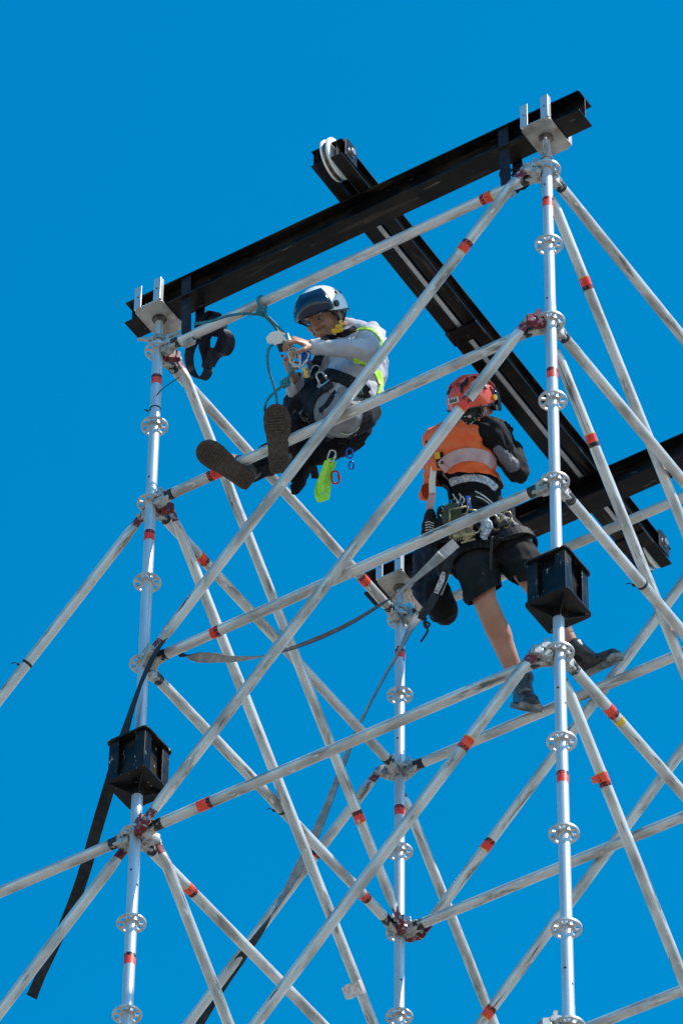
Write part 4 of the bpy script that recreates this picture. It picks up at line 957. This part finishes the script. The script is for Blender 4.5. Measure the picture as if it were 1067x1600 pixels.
gl = organic('glove', handL + [('c', wrL, .034, wrL.lerp(elL, .25), .036)], .0045, 1, glove_m, w2); gl.modifiers.new('g', 'DISPLACE').strength = .003
shorts = organic('shorts', [('e', pel, vv(.148, 0, -.02), vv(.02, 0, .125), vv(-.01, .115, -.03)), ('e', a_(748, 790, .29), vv(.125, 0, -.02), vv(.02, 0, .11), vv(0, .08, -.02)), ('c', pel, .118, hipL, .112), ('c', pel, .118, hipR, .112), ('c', hipL, .112, kneeL.lerp(hipL, .05), .088),
      ('c', hipR, .112, kneeR.lerp(hipR, .15), .085)], .0065, 3, short_m, w2, fold=.013, fscale=9)
cut(shorts, kneeL.lerp(hipL, .08), nz(vv(.50, -.80, -.15)), .17); cut(shorts, kneeR.lerp(hipR, .10), nz(vv(.25, -.9, -.1)), .15)
# boots
shoe(ankL+up*.015, a_(831, 1111, -.17), a_(808, 1106, .10), vv(.0, -.82, -.52), boot_m, bootsole, w2, .02, 1.28, toe_m, 'boot')
worn('boot_strap', bvh([o_ for o_ in col.objects if o_.name.startswith('boot') and o_.type == 'MESH']), [(812, 1082), (820, 1078), (829, 1080)], .022, toe_m, w2, .004)
shoe(ankR+up*.01, a_(972, 1029, -.12), a_(902, 1064, .02), vv(.42, -.88, -.20), boot_m, bootsole, w2, .02, 1.05, toe_m, 'boot')
for an, kn in ((ankL, kneeL), (ankR, kneeR)): organic('sock', [('c', an, .042, an.lerp(kn, .035), .043)], .006, 2, black_cloth, w2)
tag(organic('ankle_tattoo', [('c', ankR.lerp(kneeR, .28), .0445, ankR.lerp(kneeR, .42), .050)], .006, 2, tatt, w2))
# helmet with ribs, sticker and lettering
fh = nz(hf*.95+nz(u_)*.1)
hel, EH, fh, s_h, uh, rows = helmet(E(-.002, 0, .045), fh, u_, orange_h, None, w2, vents=2)
hcn = E(-.002, 0, .045)
for b0 in (-.055, -.02, .02, .055):
    mb = MB(); pts = []
    for k in range(9):
        t2 = .35 + k*.26; y_ = b0*1.15; sc_ = math.sqrt(max(0, 1-(y_/.110)**2)); pts.append(hcn + fh*(.133*math.cos(t2)*sc_) + uh*(.117*math.sin(t2)*sc_) + s_h*y_)
    mb.sweep(pts, [.004]+[.0065]*7+[.004], 8); obj('rib', mb, orange_h, hel, smooth=True)
rr0 = []
for row_el, wr_ in ((.35, 1.03), (.10, 1.06), (-.25, 1.09), (-.60, 1.06)):
    rr0.append([hcn + (fh*math.cos(t2)*.134 + s_h*math.sin(t2)*.114)*(wr_*math.cos(max(row_el, 0))) + uh*(.112*math.sin(row_el)*1.05) for t2 in [(-1.2+2.4*k/20) for k in range(21)]])
vm = MB(); vm.add([q_ for r0_ in rr0 for q_ in r0_], [[i*21+k, i*21+k+1, (i+1)*21+k+1, (i+1)*21+k] for i in range(3) for k in range(20)])
vis = obj('visor', vm, navy_v, hel, smooth=True); so2 = vis.modifiers.new('s', 'SOLIDIFY'); so2.thickness = .003
for sg in (1, -1):
    mb = MB(); q_ = EH(.035, sg*.108, .0); mb.cyl(q_, q_ + s_h*(sg*.012), .013, n=16); obj('visor_knob', mb, yel_pl, hel, bevel=.002)
    tape([EH(-.05, sg*.100, -.02), E(-.02, sg*.086, -.03), E(.02, sg*.072, -.07), E(.055, sg*.02, -.100)], .014, scarf_m, hel, f_, 'chin_strap')
def shell_text(txt, az, el, size, m, back=None, bsize=(0, 0), lift=1.03, roll=0):
    """a flat printed mark tangent to the shell, az/el measured about the helmet's own axes"""
    d = (fh*math.cos(az)*.128 + s_h*(math.sin(az)*.108))*math.cos(el) + uh*(.112*math.sin(el)); n_ = nz((fh*math.cos(az)/.128 + s_h*(math.sin(az)/.108))*math.cos(el) + uh*(math.sin(el)/.112))
    yv = nz(uh - n_*uh.dot(n_)); xv = yv.cross(n_)
    yv, xv = yv*math.cos(roll)+xv*math.sin(roll), xv*math.cos(roll)-yv*math.sin(roll)
    p0 = hcn + d*lift + n_*.003; par = hel
    if back:
        mb = MB(); mb.box(p0, bsize[0], bsize[1], .002, xv, yv, n_); par = obj('number_sticker', mb, back, hel)
    cu = bpy.data.curves.new('lettering', 'FONT'); cu.body = txt; cu.size = size; cu.align_x = 'CENTER'; cu.align_y = 'CENTER'; cu.extrude = .0006; cu.offset = size*.02
    tmp = bpy.data.objects.new('tmp', cu); col.objects.link(tmp); dg = bpy.context.evaluated_depsgraph_get(); dg.update()
    me = bpy.data.meshes.new_from_object(tmp.evaluated_get(dg)); bpy.data.objects.remove(tmp); me.materials.clear(); me.materials.append(m); me.name = 'lettering'
    q_ = p0 + n_*.0022; o = bpy.data.objects.new('lettering', me); place(o, Matrix(((xv.x, yv.x, n_.x, q_.x), (xv.y, yv.y, n_.y, q_.y), (xv.z, yv.z, n_.z, q_.z), (0, 0, 0, 1))), par); return p0
def az_for(px, py):      # the shell angles whose surface point shows nearest a pixel
    best = None
    for i in range(72):
        for j in range(-4, 28):
            az, el = i*math.pi/36, j*.05
            d = (fh*math.cos(az)*.128 + s_h*(math.sin(az)*.108))*math.cos(el) + uh*(.112*math.sin(el)); q_ = hcn+d
            n_ = nz((fh*math.cos(az)/.128 + s_h*(math.sin(az)/.108))*math.cos(el) + uh*(math.sin(el)/.112))
            if n_.dot(fw) > -.12: continue
            x, y = pix(q_); e = (x-px)**2+(y-py)**2
            if best is None or e < best[0]: best = (e, az, el)
    return best[1], best[2]
a1, e1 = az_for(709, 625); shell_text('666', a1, e1, .032, blk_pl, white_st, (.060, .028), 1.045, R(-8))
a1, e1 = az_for(722, 603); shell_text('EUR', a1, e1, .026, blk_pl, None, (0, 0), 1.09, R(-6))
# harness and kit on the standing worker
band('waist_belt', a_(752, 800, .28), vv(-.05, 1, -.05), .150, .138, rt, .065, harness_m, w2, .010)
for hp_, kp, k in ((hipL, kneeL, .35), (hipR, kneeR, .30)): band('leg_loop', hp_.lerp(kp, k), kp-hp_, .122, .122, rt, .045, harness_m, w2, .007)
for pts, w_ in (([a_(712, 660, .22), a_(704, 690, .18), a_(702, 720, .17), a_(712, 760, .18), a_(725, 800, .14)], .0), ):
    pass
T2b = bvh([vest, shirt2, shorts]); worn('check_waistband', T2b, [(704, 754), (716, 749), (730, 747), (748, 748), (762, 753), (774, 764)], .036, plaid_m, w2, .008)
mb = MB(); q_ = a_(683, 712, .20); mb.box(q_, .026, .014, .034, vv(.95, .1, 0), fw, vv(-.1, .95, 0)); obj('harness_buckle', mb, yel_pl, w2, bevel=.004)
mb = MB(); mb.box(a_(675, 722, .21), .036, .008, .018, vv(.95, 0, 0), fw, up); obj('pink_tab', mb, pink_pl, w2, bevel=.003)
mb = MB(); mb.box(a_(669, 730, .22), .02, .012, .016, vv(.9, -.4, 0), fw, up); obj('harness_buckle', mb, yel_pl, w2, bevel=.003)
tape([a_(678, 728, .2), a_(675, 750, .2), a_(675, 770, .2)], .030, white_st, w2, vv(1, .05, 0), 'strap_label')
worn('side_strap', T2b, [(686, 708), (688, 730), (690, 752), (694, 775), (702, 800)], .042, harness_m, w2, .008)
worn('belt_trim', T2b, [(742, 768), (752, 774), (764, 782), (774, 792)], .006, white_st, w2, .003)
worn('belt_trim', T2b, [(744, 776), (756, 782), (768, 792), (778, 802)], .005, white_st, w2, .003)
worn('shorts_trim', T2b, [(798, 800), (812, 812), (824, 828), (832, 845)], .012, grey_cloth, w2, .003)
for x_, y_ in ((708, 772), (712, 778), (718, 772), (723, 776)): worn('back_print', T2b, [(x_, y_), (x_+3, y_+5), (x_+1, y_+10)], .006, white_st, w2, .002)
tape([a_(676, 770, .21), a_(672, 790, .21), a_(671, 808, .21)], .035, band_m, w2, vv(1, .05, 0), 'pink_lanyard')
t = root('work_gloves', a_(670, 822, .2), 'dark striped work glove hanging fingers down at the hip of the standing worker', 'glove')
organic('glove', hand_prims(a_(672, 806, .2), vv(-.05, -1, 0), vv(.1, 0, -1), vv(1, 0, 0), 1.0, .35), .0045, 2, glove_m, t)
for k in range(4): mb = MB(); mb.sweep([a_(664, 817+k*4, .184), a_(670, 815+k*4, .176), a_(678, 818+k*4, .182)], .0022, 5); obj('stripe', mb, white_st, t)
T2c = bvh([vest, shirt2, shorts])
for x_, y_, w_, h_, m_g in ((734, 806, .05, .03, harness_m), (752, 812, .04, .04, blk_pl), (770, 806, .04, .03, harness_m), (786, 822, .05, .03, blk_pl), (728, 828, .04, .04, harness_m), (760, 850, .03, .03, blk_pl)):
    h_1, n_1 = cast(T2c, x_, y_); xg = nz(vv(.9, .3, 0) - n_1*vv(.9, .3, 0).dot(n_1)); yg = n_1.cross(xg); mb = MB(); mb.box(h_1+n_1*.016, w_, h_, .024, xg, yg, n_1); obj('harness_clip', mb, m_g, w2, bevel=.006)
for x_, y_, a1_ in ((745, 820, .4), (772, 816, -.5), (790, 812, .2), (728, 815, -.3)): carabiner('gear_carabiner', cast(T2c, x_, y_)[0]-fw*.045, vv(math.sin(a1_), math.cos(a1_), .1), vv(math.cos(a1_), -math.sin(a1_), 0), .075, .042, .0048, steel if x_ % 2 else gold, w2)
worn('gear_strap', T2c, [(738, 812), (752, 826), (770, 830), (790, 826), (806, 830)], .024, grey_cloth, w2, .008)
# ring hooks along the belt
for x, y in ((712, 778), (718, 782), (694, 786), (690, 792)):
    mb = MB(); mb.sweep(catmull([a_(x, y, .14), a_(x+4, y+8, .12), a_(x+2, y+16, .13), a_(x-3, y+12, .14)], 4), .0028, 5); obj('gear_loop', mb, steel, w2)
organic('gear_pouch', [('c', a_(700, 812, .15), .035, a_(712, 842, .14), .040), ('c', a_(692, 800, .18), .03, a_(690, 838, .18), .035)], .007, 2, black_cloth, w2, fold=.006, fscale=18)
organic('side_bag', [('c', a_(780, 812, .16), .03, a_(808, 828, .17), .030), ('c', a_(790, 832, .16), .028, a_(815, 845, .18), .026)], .007, 2, grey_cloth, w2, fold=.008, fscale=22)
tape([a_(764, 838, .06), a_(785, 842, .07), a_(805, 838, .1), a_(818, 832, .12)], .012, harness_m, w2, vv(0, 1, -.2), 'tool_holder')
tape([a_(800, 822, .13), a_(812, 834, .13), a_(822, 848, .15)], .02, harness_m, w2, vv(.8, .6, 0), 'loose_strap')
t = root('green_pouch', a_(708, 805, .1), 'olive green round pouch behind the metal ratchet at the hip', 'pouch')
organic('pouch', [('e', a_(706, 806, .105), rt*.050, fw*.030, up*.062)], .005, 2, olive, t, fold=.003, fscale=25)
t = root('ratchet_buckle', a_(716, 822, .06), 'zinc ratchet buckle with open handle hanging at the back of the standing worker', 'ratchet')
c_ = lambda x, y, d=.06: a_(x, y, d)
for x0, y0, x1, y1 in ((703, 830, 702, 796), (702, 796, 731, 791), (731, 791, 733, 778), (731, 791, 728, 808), (731, 796, 745, 798), (703, 842, 705, 822)):
    mb = MB(); mb.cyl(c_(x0, y0), c_(x1, y1), .0045, n=8); obj('handle_bar', mb, gold, t, smooth=True)
for k in range(2):
    mb = MB(); o_ = c_(716+k*16, 833+k*3); mb.prism([(-.03, -.016), (.028, -.022), (.036, .0), (.02, .02), (-.02, .022), (-.036, .004)], o_, vv(.75, .6, .2), vv(-.5, .7, .1), fw, .003); obj('side_plate', mb, gold, t, bevel=.001)
mb = MB(); mb.cyl(c_(708, 838), c_(740, 834), .011, n=14); mb.cyl(c_(714, 826), c_(738, 822), .006, n=10); mb.cyl(c_(720, 848), c_(742, 842), .006, n=10)
for k in range(8): mb.cyl(c_(712+k*3.4, 846-k*.8, .055), c_(714+k*3.4, 826-k*.4, .055), .0022, n=6)
obj('spool', mb, gold, t)
tape([c_(731, 775, .1), c_(733, 790, .08), c_(736, 800, .07)], .02, blue_an, t, rt, 'blue_clip')
t = tag(organic('check_rag', [('c', a_(755, 802, .12), .022, a_(760, 822, .09), .026), ('c', a_(760, 822, .09), .024, a_(756, 838, .08), .018), ('c', a_(748, 800, .12), .012, a_(760, 798, .12), .014)], .005, 2, plaid_m, None, fold=.008, fscale=35), 'pale blue check rag tucked at the waist of the standing worker', 'rag')
for lbl, pts, w_, lab in (('strap_tag', [a_(697, 895, .05), a_(690, 912, .04), a_(684, 928, .04)], .040, 'long white printed tag on the strap below the ratchet'), ('paper_tag', [a_(638, 928, .0), a_(647, 941, .0), a_(657, 953, .0)], .030, 'small pinkish paper tag on the strap beside the far head plate')):
    P3 = catmull(pts, 4); mb = MB(); mb.ribbon(P3, [vv(.95, -.3, .1).normalized()*w_ if lbl == 'strap_tag' else vv(.6, .75, .1).normalized()*w_]*len(P3), .0015)
    tg = obj(lbl, mb, tagprint if lbl == 'strap_tag' else tagpink); tag(tg, lab, 'tag')
view_ribbon('lanyard_strap', [(706, 862, .05, .9), (700, 880, .05, .9), (692, 905, .05, .8), (680, 930, .05, .8), (668, 950, .1, .8), (656, 968, .1, .6)], z, .045, [web_black, web_black], 'short black strap from the ratchet down to the kit bag', 'strap')
mb = MB(); mb.sweep(catmull([a_(768, 838, .06), a_(767, 860, .055), a_(766, 885, .04), a_(766, 915, .03)], 5), .007, 8); tag(obj('tool_lanyard', mb, blk_pl, smooth=True), 'thin coiled tool lanyard hanging in front of the shorts', 'lanyard')
# the dark cylinder bag and the things hanging by the far head plate
t = root('kit_bag', a_(690, 955, .2), 'round-bottomed black kit bag hanging behind the hips of the standing worker', 'bag')
organic('bag_body', [('c', a_(682, 925, .22), .070, a_(692, 954, .22), .072)], .007, 4, black_cloth, t, fold=.004, fscale=14)
mb = MB(); mb.ell(a_(699, 964, .19), vv(.06, .02, .02), vv(0, 0, .06), vv(.01, .045, 0)); 
mb = MB(); mb.sweep(catmull([a_(666, 966, .12), a_(662, 974, .1), a_(666, 981, .1), a_(671, 975, .1), a_(664, 972, .1), a_(668, 985, .1), a_(662, 996, .1), a_(657, 1003, .1)], 5), .0055, 7); obj('draw_cord', mb, cord_blk, t, smooth=True)
t = root('gear_bag', a_(655, 885, .4), 'dark blue folded gear bag standing by the far head plate', 'bag')
organic('bag_body', [('c', a_(655, 868, .45), .035, a_(656, 940, .42), .042), ('c', a_(668, 850, .45), .04, a_(674, 930, .42), .05)], .008, 3, navy_cloth, t, fold=.010, fscale=12)
